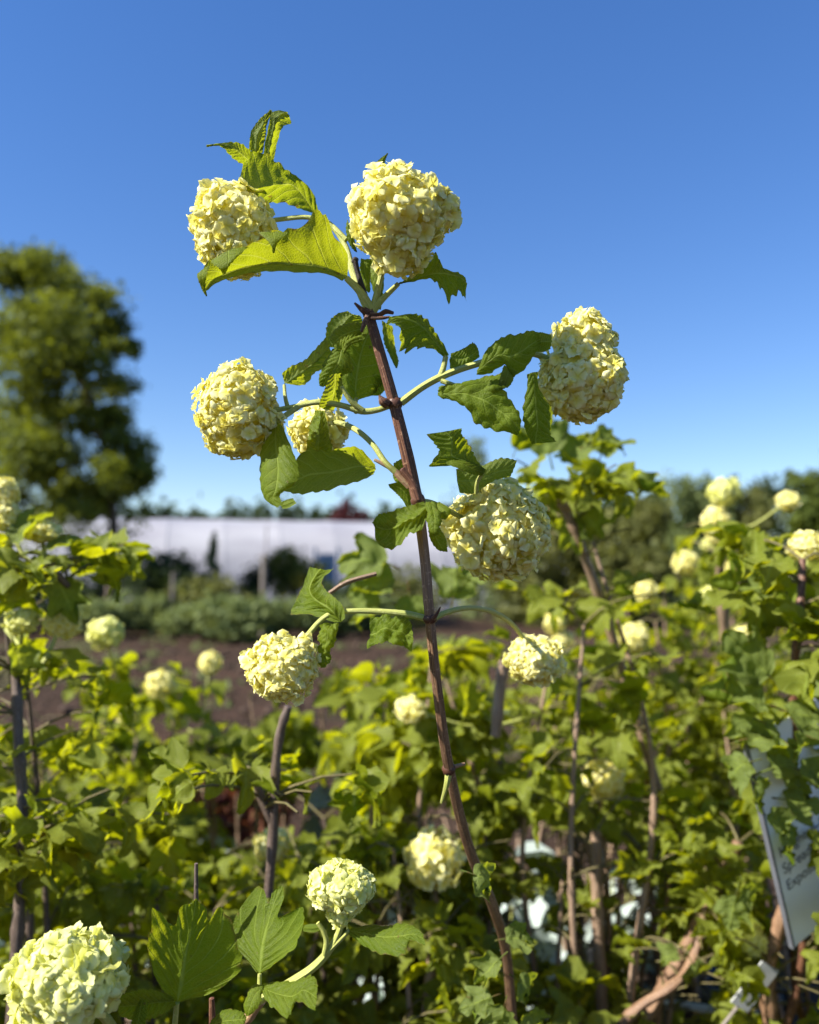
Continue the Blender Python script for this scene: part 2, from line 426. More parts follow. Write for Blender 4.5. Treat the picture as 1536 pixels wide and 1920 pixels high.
# ------------------------------------------------------------------ setting: ground
def soil_mat():
    g = NG('dark_brown_soil'); pos = g.n('NewGeometry').outputs['Position']
    a = g.noise(pos, 1.1, 6, .62); b = g.noise(pos, 16, 5, .7); c_ = g.noise(pos, .25, 3)
    c = g.ramp(b, [(.3, (.012, .007, .005)), (.5, (.036, .022, .014)), (.72, (.11, .070, .046))])
    c = g.mix(g.maprange(a, .45, .62, 0, .75), c, (.068, .038, .024))
    c = g.mix(g.maprange(c_, .56, .66, 0, .6), c, (.07, .085, .03))
    nr = g.bump(b, .9, .05)
    return g.finish(g.principled(c, .95, .1, nr))
M['soil'] = soil_mat()
gb = MB()
def gz(x, y):
    return .05 * noise.noise(Vector((x * .9, y * .9, 0))) + .03 * noise.noise(Vector((x * 3.1, y * 3.1, 4))) if y < 40 else 0.0
def gsheet(xs, ys):
    P = np.zeros((len(xs), len(ys), 3))
    for i, x in enumerate(xs):
        for j, y in enumerate(ys):
            k = max(0, 1 - max(abs(x) / 20, abs(y - 8) / 26)); P[i, j] = (x, y, gz(x, y) * min(1, k * 4))
    return P
xs = np.concatenate([[-900, -300, -100, -40], np.linspace(-20, 20, 121), [40, 100, 300, 900]])
ys = np.concatenate([[-300, -60, -18], np.linspace(-10, 34, 133), [60, 120, 300, 1500]])
P = gsheet(xs, ys); gb.grid(P, P[:, :, 0] * 0, P[:, :, 0] * 0)
link('ground', gb.mesh('ground', M['soil']), kind='structure')
# ------------------------------------------------------------------ far background
def foliage_mat(name, a, b, trans, tf=.35):
    g = NG(name); pos = g.n('NewGeometry').outputs['Position']
    f = g.noise(pos, 1.7, 4, .6)
    c = g.mix(g.maprange(f, .3, .7), a, b)
    return g.finish(g.principled(c, .65, .2), trans, tf)
M['tree_leaf'] = foliage_mat('tree_leaf', (.045, .070, .014), (.125, .150, .020), (.24, .27, .015))
M['olive_leaf'] = foliage_mat('olive_tree_leaf', (.075, .090, .028), (.165, .165, .045), (.22, .23, .035))
M['green_leaf'] = foliage_mat('fresh_tree_leaf', (.050, .080, .018), (.13, .16, .025), (.20, .24, .02))
M['dark_leaf'] = foliage_mat('dark_shrub_leaf', (.018, .032, .012), (.045, .065, .022), (.06, .09, .015))
M['grey_green'] = foliage_mat('grey_green_leaf', (.10, .135, .050), (.20, .24, .085), (.22, .26, .06))
M['yellow_leaf'] = foliage_mat('yellow_shrub_leaf', (.085, .095, .018), (.19, .18, .03), (.24, .24, .02))
M['red_leaf'] = foliage_mat('dark_red_leaf', (.035, .008, .010), (.085, .018, .020), (.12, .02, .02))
M['plain_bark'] = simple('tree_bark', [(.3, (.05, .038, .03)), (.6, (.13, .10, .08)), (.8, (.22, .18, .15))], 30, .9, .6, .01)
def leaf_cloud(mb, clumps, size, rng):
    """many small leaf faces spread through clumps: (centre, radii, count)"""
    for c, r, n in clumps:
        c = np.array(c); r = np.array(r if hasattr(r, '__len__') else (r, r, r))
        D = rng.normal(size=(n, 3)); D /= np.linalg.norm(D, axis=1)[:, None]
        rad = rng.uniform(0.2, 1.0, n) ** .6 * (1 + .6 * rng.random(n) ** 3)
        p = c + D * rad[:, None] * r
        a = rng.normal(size=(n, 3)); a /= np.linalg.norm(a, axis=1)[:, None]
        up = np.array([0, 0, 1.0]) + rng.normal(size=(n, 3)) * .8
        bvec = np.cross(a, up); bvec /= np.linalg.norm(bvec, axis=1)[:, None] + 1e-9
        s = size * rng.uniform(.6, 1.4, n)[:, None]
        k = np.stack([p - a * s, p + bvec * s * .5, p + a * s, p - bvec * s * .5], 1).reshape(-1, 3)
        mb.add(k, (np.arange(n * 4).reshape(n, 4)).tolist())
rngB = np.random.default_rng(11)
def tree(name, label, cat, foot, trunk_pts, trunk_r, clumps, size, mat, group=None, limbs=()):
    t = thing(name, label, cat, foot, group)
    b = MB(); tube(b, trunk_pts, trunk_r, sides=10, n=16)
    tr = link('trunk', b.mesh('trunk', M['plain_bark'], tuple(foot)), t, (0, 0, 0))
    for lp, lr in limbs:
        b = MB(); tube(b, lp, lr, sides=7, n=8); link('limb', b.mesh('limb', M['plain_bark'], tuple(foot)), t, (0, 0, 0))
    b = MB(); leaf_cloud(b, clumps, size, rngB)
    o = link('crown', b.mesh('crown', M[mat], tuple(foot), smooth=False), t, (0, 0, 0)); return t
def gfoot(px, d):
    p = at(px, CY, d); p.z = 0; return p

# big tree at the left, 19 m away
D = 19.5; s = D / F
CL = [(20, 530, 60), (75, 520, 55), (120, 535, 50), (165, 575, 50), (60, 590, 70), (120, 620, 75), (200, 610, 30), (185, 640, 45), (225, 655, 26), (150, 690, 60), (60, 680, 60), (10, 640, 50), (100, 740, 50), (160, 745, 40), (40, 760, 45), (215, 720, 22), (175, 790, 38), (110, 800, 50), (50, 830, 55), (210, 835, 40), (245, 880, 34), (205, 885, 45), (140, 850, 40), (30, 880, 45), (90, 890, 30), (255, 915, 26), (30, 930, 30), (170, 910, 40), (70, 850, 60), (120, 900, 45), (15, 800, 60), (230, 790, 20), (190, 560, 25), (60, 490, 40), (222, 600, 32), (236, 660, 26), (232, 735, 30), (215, 785, 40), (250, 850, 40), (268, 895, 30), (228, 930, 40), (160, 945, 45), (100, 950, 45)]
cl = []
for x, y, r in CL:
    for k in range(3):
        c = at(x + random.uniform(-.5, .5) * r, y + random.uniform(-.45, .45) * r, D + random.uniform(-1.8, 1.8) * (1 if r > 40 else .5))
        cl.append((tuple(c), (r * s * random.uniform(.6, 1.0), r * s * .8, r * s * random.uniform(.5, .8)), int(10 + r * r * .12)))
for x, y, r, n in ((90, 985, 60, 150), (180, 1000, 60, 170), (240, 985, 40, 90), (40, 1020, 50, 140), (130, 1045, 60, 170), (210, 1045, 50, 140), (150, 940, 70, 40), (60, 950, 50, 40)):
    cl.append((tuple(at(x, y, D + .3)), (r * s, r * s * .6, r * s * .7), n))
foot = gfoot(208, D)
P = lambda x, y, dd=0: tuple(at(x, y, D + dd))
tree('broadleaf_tree', 'tall spreading dark tree with ragged sunlit top standing at the left before the white tunnel', 'tree', foot,
     [tuple(foot), P(213, 1040), P(212, 960), P(205, 880), P(180, 780), P(140, 680), P(110, 580)], [.13, .11, .105, .10, .09, .07, .04], cl, .08, 'tree_leaf',
     limbs=[([P(205, 880), P(235, 860), P(262, 900)], [.05, .03, .015]), ([P(190, 815), P(120, 800), P(50, 830)], [.07, .05, .02]), ([P(165, 740), P(200, 690), P(220, 650)], [.05, .03, .015]), ([P(150, 700), P(80, 660), P(30, 560)], [.06, .04, .02]), ([P(198, 850), P(120, 880), P(30, 930)], [.05, .03, .015])])

# white tunnel greenhouse: long arched cover on hoops, running away to the right
tA, tB = Vector((-30.0, 27.0, 0)), Vector((6.0, 35.67, 0))
axis = (tB - tA).normalized(); side = Vector((axis.y, -axis.x, 0))
TW, TH = 4.2, 3.42
tun = thing('greenhouse_tunnel', 'long white plastic-covered greenhouse tunnel behind the dark shrubs', 'greenhouse', tA)
def arc(off, a, r=1.0):
    e = abs(math.cos(a)) ** .75 * (1 if math.cos(a) > 0 else -1)
    return tA + axis * off + side * (TW * r * e) + Vector((0, 0, TH * r * math.sin(a) ** .8 if math.sin(a) > 0 else 0))
def cover_mat():
    g = NG('white_polythene'); pos = g.n('TexCoord').outputs['Object']
    mp = g.n('Mapping'); g.l(pos, mp.inputs[0]); mp.inputs['Scale'].default_value = (.5, .5, 2.2); mp.inputs['Rotation'].default_value = (0, R(35), R(14))
    f = g.noise(mp.outputs[0], .7, 4); f2 = g.noise(pos, .25, 3)
    c = g.mix(g.maprange(f, .35, .7), (.42, .415, .44), (.31, .30, .33)); c = g.mix(g.maprange(f2, .5, .7, 0, .5), c, (.38, .36, .37))
    return g.finish(g.principled(c, .45, .4, g.bump(f, .5, .05)), (.35, .35, .39), .2)
M['poly'] = cover_mat()
M['hoop'] = simple('pale_hoop', [(.3, (.33, .33, .36)), (.7, (.40, .40, .43))], 9, .5)
M['steel'] = simple('galvanised_steel', [(.3, (.35, .36, .38)), (.7, (.55, .56, .58))], 40, .4, spec=.6)
Ln = (tB - tA).length; nb = 19
for i in range(nb):
    b = MB(); o0, o1 = Ln * i / nb + .004, Ln * (i + 1) / nb - .004
    na = 20; G = np.zeros((7, na + 1, 3))
    for k in range(7):
        t = k / 6; sag = 1 - .007 * math.sin(math.pi * t)
        for j in range(na + 1): G[k, j] = arc(o0 + (o1 - o0) * t, math.pi * j / na, sag)
    b.grid(G, G[:, :, 0] * 0, G[:, :, 0] * 0)
    link('cover_panel', b.mesh('cover_panel', M['poly'], tuple(tA)), tun, (0, 0, 0))
for i in range(nb + 1):
    b = MB(); tube(b, [tuple(arc(Ln * i / nb, math.pi * j / 16, 1.002)) for j in range(17)], [.012, .012], sides=6, n=32)
    link('hoop', b.mesh('hoop', M['hoop'], tuple(tA)), tun, (0, 0, 0))
# treeline beyond the tunnel
b = MB(); cl = []
for i in range(230):
    x = -75 + i * .78; y = 95 + random.uniform(-4, 4); hh = 8.4 + .9 * noise.noise(Vector((x * .11, 0, 0))) + 1.2 * max(0, noise.noise(Vector((x * .5, 3, 0)))) + random.uniform(-.3, .4)
    if x > 14: hh += min(3.2, (x - 14) * .12)
    cl.append(((x, y, hh * .55), (1.3, 1.3, hh * .5), 110)); cl.append(((x, y, hh * .9), (.6, .6, hh * .16), 30))
leaf_cloud(b, cl, .55, rngB); 
wd = link('distant_woods', b.mesh('distant_woods', M['dark_leaf'], (0, 95, 0), smooth=False), None, (0, 95, 0)); wd['kind'] = 'stuff'; wd['label'] = 'low dark line of woods beyond the white tunnel'; wd['category'] = 'woods'
# dark red tree behind the tunnel
D = 48.0; s = D / F; foot = gfoot(655, D)
cl = [(tuple(at(x, y, D + random.uniform(-.6, .6))), r * s, n) for x, y, r, n in ((655, 962, 26, 260), (636, 970, 18, 140), (676, 972, 18, 140), (650, 950, 13, 90), (660, 990, 34, 300), (640, 1000, 28, 200), (680, 1000, 24, 200))]
tree('red_tree', 'dark red leaved tree rising above the white tunnel roof', 'tree', foot, [tuple(foot), tuple(at(656, 1040, D)), tuple(at(656, 965, D))], [.16, .12, .04], cl, .13, 'red_leaf')

# nursery shrubs standing before the tunnel
def shrub(label, px, d, w, top, mat, name='nursery_shrub', n=420, size=.075, shape='round', group='nursery shrubs before the white tunnel', stem=True):
    foot = gfoot(px, d); s = d / F
    h = at(px, top, d).z; ww = w * s / 2 * (1.0 if shape == 'cone' else 1.3)
    cl = []
    if shape == 'cone':
        for k in range(9):
            t = k / 8; cl.append(((foot.x + random.uniform(-.1, .1) * ww, foot.y, h * (.1 + .86 * t)), (ww * (1.02 - .88 * t), ww * (1.02 - .88 * t), h * .09), int(2.2 * n / 9 * (1.5 - t))))
    else:
        for k in range(14):
            a = random.uniform(0, 6.28); q = random.uniform(0, .75); zz = random.uniform(.12, .84)
            ws = ww * math.sqrt(max(.1, 1 - (2 * zz - .9) ** 2 * .9))
            cl.append(((foot.x + math.cos(a) * q * ws, foot.y + math.sin(a) * q * ws, h * zz), (ww * .42, ww * .42, h * .17), n * 3 // 14))
    return tree(name, label, 'shrub' if shape != 'cone' else 'conifer', foot, [tuple(foot), (foot.x, foot.y, h * .45), (foot.x + .03, foot.y, h * .8)], [.05, .035, .012], cl, size, mat, group)
shrub('broad dark shrub in front of the tunnel below the tall tree', 300, 19, 150, 1030, 'dark_leaf', n=800)
shrub('dark bushy shrub left of the tall tree trunk', 60, 18, 190, 1050, 'dark_leaf', n=700)
shrub('dark shrub in the shade between trunk and broad shrub', 190, 20, 140, 1060, 'dark_leaf', n=700)
shrub('slim pale conifer with pointed top against white tunnel', 402, 20, 62, 1008, 'grey_green', n=500, shape='cone', name='conifer')
shrub('olive green shrub at the foot of the slim conifer', 405, 18, 150, 1068, 'olive_leaf', n=600)
shrub('dark upright shrub beside the grey post', 476, 20, 66, 1036, 'dark_leaf', n=420)
shrub('yellowish green rounded shrub just right of the grey post', 556, 20, 118, 1022, 'yellow_leaf', n=800)
shrub('small dark shrub right of the blue panel', 676, 19, 90, 1062, 'dark_leaf', n=500)
shrub('dark shrub left of the slim conifer foot', 345, 18.5, 110, 1062, 'dark_leaf', n=600)
shrub('low dark green shrub under the blue panel', 612, 18, 80, 1085, 'dark_leaf', n=420)
shrub('dull green shrub behind the main shoot', 790, 20, 150, 1050, 'olive_leaf', n=600)
# low green plants in a strip beside the bare soil
for i, (px, d, ww, tp, lab) in enumerate([(185, 16.5, 130, 1118, 'low clipped green mound below the tall tree'), (290, 17, 120, 1112, 'low green mound under the broad dark shrub'), (365, 16, 110, 1125, 'low grey-green mound left of the widest mound'), (440, 15.5, 190, 1116, 'widest grey-green mound, in front of the grey post'), (545, 16, 130, 1122, 'grey-green mound right of the widest mound'), (620, 16.5, 120, 1118, 'grey-green mound behind the pale curled leaf and twig'), (700, 17, 110, 1120, 'grey-green mound behind the main shoot')]):
    foot = gfoot(px, d); s = d / F; h = at(px, tp, d).z; ww *= s / 2 * 1.25; cl = []
    for k in range(12):
        a = random.uniform(0, 6.28); q = random.uniform(0, .7)
        cl.append(((foot.x + math.cos(a) * q * ww, foot.y + math.sin(a) * q * ww * .7, h * random.uniform(.3, .78)), (ww * .4, ww * .4, h * .25), 170))
    tree('low_shrub', lab, 'shrub', foot, [tuple(foot), (foot.x, foot.y, h * .5), (foot.x + .02, foot.y, h * .75)], [.03, .02, .01], cl, .07, 'grey_green', 'low plants along the bare soil')
# grey post, thin stake, blue panel
M['oldwood'] = simple('weathered_wood', [(.3, (.12, .10, .085)), (.7, (.22, .19, .165))], 30, .9)
def post(label, px, d, top, r):
    f = gfoot(px, d); b = MB(); h = at(px, top, d).z; tube(b, [(0, 0, -.1), (0, 0, h * .5), (.01, 0, h)], [r, r, r * .95], sides=12, n=6); thing('post', label, 'post', f, 'stakes in the planting', b.mesh('post', M['oldwood']))
post('pale grey post standing before the yellowish shrub', 496, 17.5, 1040, .06)
post('thin pale stake at the edge of the dark shrub', 327, 17, 1075, .035)
post('hair-thin stake in front of the white tunnel', 500, 24, 985, .02)
M['blue'] = simple('faded_blue_paint', [(.3, (.24, .29, .36)), (.7, (.32, .37, .44))], 8, .5)
def boxes(mb, c, sz):
    c = np.array(c); h = np.array(sz) / 2
    v = [c + h * np.array(q) for q in ((-1, -1, -1), (1, -1, -1), (1, 1, -1), (-1, 1, -1), (-1, -1, 1), (1, -1, 1), (1, 1, 1), (-1, 1, 1))]
    mb.add(v, [(0, 3, 2, 1), (4, 5, 6, 7), (0, 1, 5, 4), (1, 2, 6, 5), (2, 3, 7, 6), (3, 0, 4, 7)])
f = gfoot(614, 22); bp = thing('blue_panel', 'faded blue door panel before the white tunnel', 'panel', f)
b = MB(); boxes(b, (0, 0, 1.0), (.46, .05, 1.6)); link('door_board', b.mesh('door_board', M['blue'], smooth=False), bp)
for sx in (-.30, .30):
    b = MB(); boxes(b, (sx, 0, .98), (.07, .09, 1.96)); link('frame_post', b.mesh('frame_post', M['steel'], smooth=False), bp)
# trees and shrubs at the right, behind the bushes
def rtree(label, px, d, w, top, mat, n=900, size=.10, lean=0, wisp=.6):
    foot = gfoot(px, d); s = d / F; h = at(px, top, d).z; ww = w * s / 2; cl = []
    for k in range(34):
        a = random.uniform(0, 6.28); q = random.uniform(0, .9); zz = random.uniform(.02, .88)
        ws = ww * (1.05 - wisp * max(0, zz - .4))
        cl.append(((foot.x + math.cos(a) * q * ws + lean * zz, foot.y + math.sin(a) * q * ws, h * zz), (ww * .34, ww * .34, h * .13), n * 4 // 24))
    for k in range(5): cl.append(((foot.x + random.uniform(-.35, .35) * ww + lean, foot.y, h * random.uniform(.88, .96)), (ww * .14, ww * .14, h * .06), n * 2 // 50))
    return tree('nursery_tree', label, 'tree', foot, [tuple(foot), (foot.x, foot.y, h * .45), (foot.x + lean, foot.y, h * .9)], [.08, .06, .02], cl, size, mat, 'trees along the right edge of the field')
rtree('pale wispy tree whose blurred top shows left of the right ball', 892, 24, 110, 818, 'grey_green', 620, .07)
rtree('olive tree just behind the twisted-leaf bush', 1080, 20, 200, 945, 'olive_leaf', 1100)
rtree('olive bushy tree between the twisted-leaf bush and the three-ball spire', 1195, 19, 170, 930, 'olive_leaf', 1100)
rtree('taller blue-green tree behind the three-ball spire', 1300, 26, 180, 888, 'grey_green', 1200, .1)
rtree('dull green tree to the right of the three-ball spire', 1405, 25, 150, 905, 'olive_leaf', 1100)
rtree('fresh green tree filling the right edge under the sky', 1520, 20, 170, 884, 'green_leaf', 1300)
rtree('low olive tree behind the hanging lower right ball', 985, 22, 140, 965, 'olive_leaf', 900)
# clods and stones on the soil
M['clod'] = simple('dry_soil_clod', [(.3, (.03, .019, .013)), (.6, (.075, .048, .034)), (.8, (.15, .105, .08))], 30, .95, .5, .01)
b = MB(); ico = [(1, 0, 0), (-1, 0, 0), (0, 1, 0), (0, -1, 0), (0, 0, 1), (0, 0, -1)]; icf = [(0, 2, 4), (2, 1, 4), (1, 3, 4), (3, 0, 4), (2, 0, 5), (1, 2, 5), (3, 1, 5), (0, 3, 5)]
for i in range(2600):
    x, y = random.uniform(-7, 7), random.uniform(2.0, 17); r = random.uniform(.01, .055) * random.choice((.6, 1, 1, 1.6))
    b.add([(x + q[0] * r * random.uniform(.7, 1.4), y + q[1] * r * random.uniform(.7, 1.4), gz(x, y) + q[2] * r * random.uniform(.5, .9) + r * .3) for q in ico], icf)
o = link('soil_clods', b.mesh('soil_clods', M['clod']), None); o['kind'] = 'stuff'; o['label'] = 'loose dry clods scattered over the brown soil'; o['category'] = 'soil'

# weeds coming up in the bare soil
b = MB(); cl = []
for i in range(420):
    x, y = random.uniform(-8, 8), random.uniform(4.5, 15.5)
    if noise.noise(Vector((x * .6, y * .6, 7))) < .02: continue
    h = random.uniform(.03, .16); cl.append(((x, y, gz(x, y) + h * .5), (random.uniform(.05, .22), random.uniform(.05, .2), h * .6), 26))
leaf_cloud(b, cl, .035, rngB)
o = link('weeds', b.mesh('weeds', M['grey_green'], smooth=False), None); o['kind'] = 'stuff'; o['label'] = 'scattered low green weeds growing in the bare soil'; o['category'] = 'weeds'
# ------------------------------------------------------------------ the other snowball bushes
rgL = random.Random(21)
M['twig'] = bark('greenish_brown_twig', (.06, .045, .02), (.13, .11, .04), (.22, .17, .08))
GRP = 'snowball bushes in the nursery row'
def orient(o, pos, fwd, up, size):
    y = Vector(fwd).normalized(); z = Vector(up); z = (z - y * z.dot(y))
    if z.length < 1e-3: z = Vector((0, 0, 1)).cross(y)
    z.normalize(); x = y.cross(z)
    m = Matrix((x, y, z)).transposed().to_4x4()
    o.matrix_local = Matrix.Translation(pos) @ m @ Matrix.Diagonal((size, size, size, 1))
BUSHES, HEADS = [], []
def bush(*a, **k):
    BUSHES.append((a, k)); HEADS.extend(k.get('heads', ()))
# open gaps between the leaves: where the silver plants, soil, pots and the label show through
GAPS = [(430, 1500, 55, 28), (592, 1500, 42, 60), (480, 1555, 45, 45), (735, 1705, 45, 32), (830, 1545, 45, 36), (1000, 1585, 50, 36), (1120, 1615, 45, 45), (1190, 1700, 36, 40), (1095, 1760, 50, 30), (940, 1725, 32, 36), (1010, 1700, 30, 26), (690, 1850, 30, 40), (1270, 1835, 75, 60), (1480, 1860, 60, 50), (70, 1320, 50, 28), (440, 1325, 40, 30), (1500, 1690, 50, 105), (1100, 1015, 75, 32), (1180, 980, 60, 50), (1290, 950, 40, 40), (1420, 930, 40, 40)]
def blocked(x, y, dd):
    for hx, hy, hd, rx, ry in HEADS:
        if dd < hd + .04 and ((x - hx) / (rx * .95 + 16)) ** 2 + ((y - hy) / (ry * .95 + 14)) ** 2 < 1: return True
    return any(((x - gx) / (rx + 24)) ** 2 + ((y - gy) / (ry + 24)) ** 2 < 1 for gx, gy, rx, ry in GAPS)
def make_bush(label, px, d, top, wpx, nst=7, nleaf=260, lsize=.045, heads=(), stems=(), bark_='bark_old', seed=1, low=.42, meshes=None, rstem=.007, keep=225, extra=()):
    """several kinked stems from one base, opposite twigs and leaves; heads = (px, py, d, rx, ry)"""
    rg = random.Random(seed); meshes = meshes or LEAVES
    foot = at(px, CY, d); foot = Vector((foot.x, foot.y, 0))
    t = thing('snowball_bush', label, 'shrub', foot, GRP)
    H = at(px, top, d).z; W = wpx / 2 * d / F
    nodes = []                                   # (point, direction) where leaves can grow
    def stem(path, r0, r1, nm='stem', mat=bark_):
        ln_ = sum((Vector(path[k + 1]) - Vector(path[k])).length for k in range(len(path) - 1)); nr = max(14, min(70, int(ln_ / .012)))
        tt = np.linspace(0, 1, nr + 1); rad = r0 + (r1 - r0) * tt
        for k in (.22, .47, .70, .88):           # swollen nodes
            rad = rad * (1 + .30 * np.exp(-((tt - k) * ln_ / .009) ** 2))
        b = MB(); tube(b, path, rad, sides=9, n=nr)
        C = catmull([tuple(p) for p in path], 14)
        return link(nm, b.mesh(nm, M[mat], tuple(foot)), t, (0, 0, 0)), C
    for i in range(nst):
        a = i * 2.4 + rg.uniform(-.4, .4); q = math.sqrt((i + .5) / nst)
        tip = Vector((foot.x + math.cos(a) * q * W, foot.y + math.sin(a) * q * W, H * rg.uniform(.80, .98) * (1 - .18 * q)))
        p0 = foot + Vector((math.cos(a), math.sin(a), 0)) * .04
        path = [p0]
        for k in (.25, .5, .75): path.append(p0.lerp(tip, k) + Vector((rg.uniform(-.03, .03), rg.uniform(-.03, .03), 0)) + Vector((math.cos(a), math.sin(a), 0)) * .05 * math.sin(k * 3.14))
        path.append(tip)
        o, C = stem(path, rstem * rg.uniform(.9, 1.5), .0022)
        for k in range(3, 15):
            if C[k][2] > H * low: nodes.append((Vector(C[k]), (Vector(C[k]) - Vector(C[k - 1])).normalized()))
    for pts, r in stems:                         # stems traced from the photograph
        path = [at(*p) for p in pts]
        o, C = stem(path, r * path_d(pts[0]) / F, r * .8 * path_d(pts[-1]) / F)
        for k in range(6, 15, 2): nodes.append((Vector(C[k]), (Vector(C[k]) - Vector(C[k - 1])).normalized()))
    sites = []
    base_nodes = list(nodes)
    tw = MB()
    for p, dr in base_nodes:
        for sgn in (0, 1):
            a = rg.uniform(0, 6.28); out = Vector((math.cos(a), math.sin(a), rg.uniform(-.1, .7))).normalized()
            ln = rg.uniform(.03, .11); e = p + out * ln
            if e.z > H * 1.03: continue
            if len(nodes) < 900:
                b = tw; tube(b, [p, p.lerp(e, .5) + Vector((0, 0, .008)), e], [.0018, .0014, .0010], sides=5, n=3, caps=False)
            sites.append((e, out)); sites.append((p.lerp(e, .5), out)); sites.append((p.lerp(e, .8), out))
    if tw.n:
        o = link('twigs', tw.mesh('twigs', M['twig'], tuple(foot)), t, (0, 0, 0)); o['kind'] = 'stuff'
    heads_w = []
    for i, h in enumerate(heads):
        hx, hy, hd, rx, ry = h[:5]
        c = at(hx, hy, hd); s = hd / F
        o = link('flower_head', FAR_HEADS[(seed + i) % 4], t, c - foot)
        o.rotation_euler = (rg.uniform(-.4, .4), rg.uniform(-.4, .4), rg.uniform(0, 6.28)); o.scale = (rx * s, (rx + ry) / 2 * s, ry * s)
        pl, dl = min(base_nodes, key=lambda n_: (n_[0] - c).length + (.25 if n_[0].z > c.z else 0))
        mid_ = pl.lerp(c, .5) + Vector((rg.uniform(-.01, .01), 0, -.02))
        b = MB(); tube(b, [pl, mid_, c], [.0028, .0024, .0022], sides=7, n=10); link('flower_stalk', b.mesh('flower_stalk', M['shoot'], tuple(foot)), t, (0, 0, 0))
        for k in range(4): a = rg.uniform(0, 6.28); sites.insert(0, (mid_.lerp(c, rg.uniform(0, .6)), Vector((math.cos(a), math.sin(a), rg.uniform(-.3, .4)))))
    items = []
    rg.shuffle(sites)
    k = 0
    nleaf = int(nleaf * 2.9)
    while len(items) < nleaf and sites and k < nleaf * 4:
        p, out = sites[k % len(sites)]; k += 1
        a = rg.uniform(0, 6.28)
        f = (out + Vector((math.cos(a), math.sin(a), 0)) * 1.1 + Vector((0, 0, rg.uniform(-.9, .25)))).normalized()
        up = Vector((rg.gauss(0, .45), rg.gauss(0, .45), 1.0)); sz = lsize * .76 * rg.uniform(.55, 1.3)
        q = p + Vector((rg.uniform(-.012, .012), rg.uniform(-.012, .012), rg.uniform(-.012, .012))) + f * sz * .35
        x, y, dd = proj(q)
        if blocked(x, y, dd): continue
        vis = (-60 < x < 1600 and 700 < y < 1990 and dd > .3)
        items.append((0 if vis else 1, dd, q, f, up, sz, 0))
    items.sort(key=lambda i: (i[0], i[1]))
    for e in extra:                              # leaves placed from the photograph: px, py, d, direction px, normal, size
        ex, ey, ed, dx, dy, up, sz = e
        items.insert(0, (0, ed, at(ex, ey, ed), RIGHT * dx - UP * dy, up, sz * .85, 1))
    far = MB()
    for i, (hid, dd, q, f, up, sz, near) in enumerate(items):
        if hid == 0 and i < keep:
            o = link('leaf', rg.choice(LEAVES_NEAR if near else meshes), t); orient(o, q - foot, f, up, sz)
        else:
            src = rg.choice(LOW); y = f; z = (up - y * up.dot(y)).normalized(); x = y.cross(z)
            m3 = np.array(Matrix((x, y, z)).transposed()) * sz
            far.add(src.v[0] @ m3.T + np.array(q), src_faces(src), src.uv[0])
    if far.n:
        o = link('foliage', far.mesh('foliage', M['leaf_far'], tuple(foot)), t, (0, 0, 0)); o['kind'] = 'stuff'
    return t
def path_d(p): return p[2]
def src_faces(b): return b.f

# back rows first
bush('small snowball bush on the bare soil right of the hanging lower left ball', 640, 1.9, 1205, 330, 7, 260, .065, seed=22)
bush('small snowball bush in the soil gap left of the pruned cane', 430, 2.0, 1250, 330, 7, 240, .07, seed=23)
bush('distant snowball bush beyond the bare soil gap at the left', 140, 2.3, 1250, 420, 8, 220, .07, seed=2)
bush('snowball bush behind the two small balls at the left edge of the soil', 290, 1.75, 1215, 400, 9, 300, .075, heads=[(197, 1187, 1.35, 36, 32), (300, 1283, 1.7, 29, 27), (395, 1243, 1.9, 24, 22), (240, 1352, 1.8, 20, 20), (332, 1350, 1.9, 22, 21)], seed=3, keep=225)
bush('wide snowball bush far back behind the hanging lower right ball', 940, 2.4, 1120, 560, 9, 300, .05, heads=[(1040, 1168, 2.0, 20, 24), (1055, 1200, 2.0, 22, 20)], seed=4)
bush('broad snowball bush carrying the most pale balls at the far right', 1330, 2.2, 1000, 440, 9, 300, .055, heads=[(1285, 1055, 1.75, 26, 24), (1366, 1076, 1.8, 22, 24), (1336, 1118, 1.7, 26, 24), (1210, 1110, 1.7, 24, 24), (1188, 1196, 1.5, 28, 30), (1394, 1192, 1.6, 36, 20), (1330, 1020, 1.9, 20, 12)], seed=5)
bush('snowball bush with one ball sunk low among leaves at mid right', 1180, 1.6, 1060, 420, 9, 270, .05, heads=[(1130, 1462, 1.15, 38, 40)], seed=6, stems=[([(1215, 1640, 1.4), (1218, 1500, 1.38), (1222, 1390, 1.36)], 13), ([(1085, 1800, 1.35), (1082, 1640, 1.33), (1075, 1560, 1.33)], 11)])
bush('snowball bush whose three balls stack up as a spire against the trees', 1360, 1.6, 1000, 240, 7, 250, .05, heads=[(1358, 922, 1.45, 34, 27), (1343, 978, 1.45, 28, 30), (1478, 940, 1.4, 26, 20), (1345, 1010, 1.46, 20, 14)], stems=[([(1360, 1200, 1.55), (1352, 1080, 1.5), (1346, 990, 1.46)], 9)], seed=7)
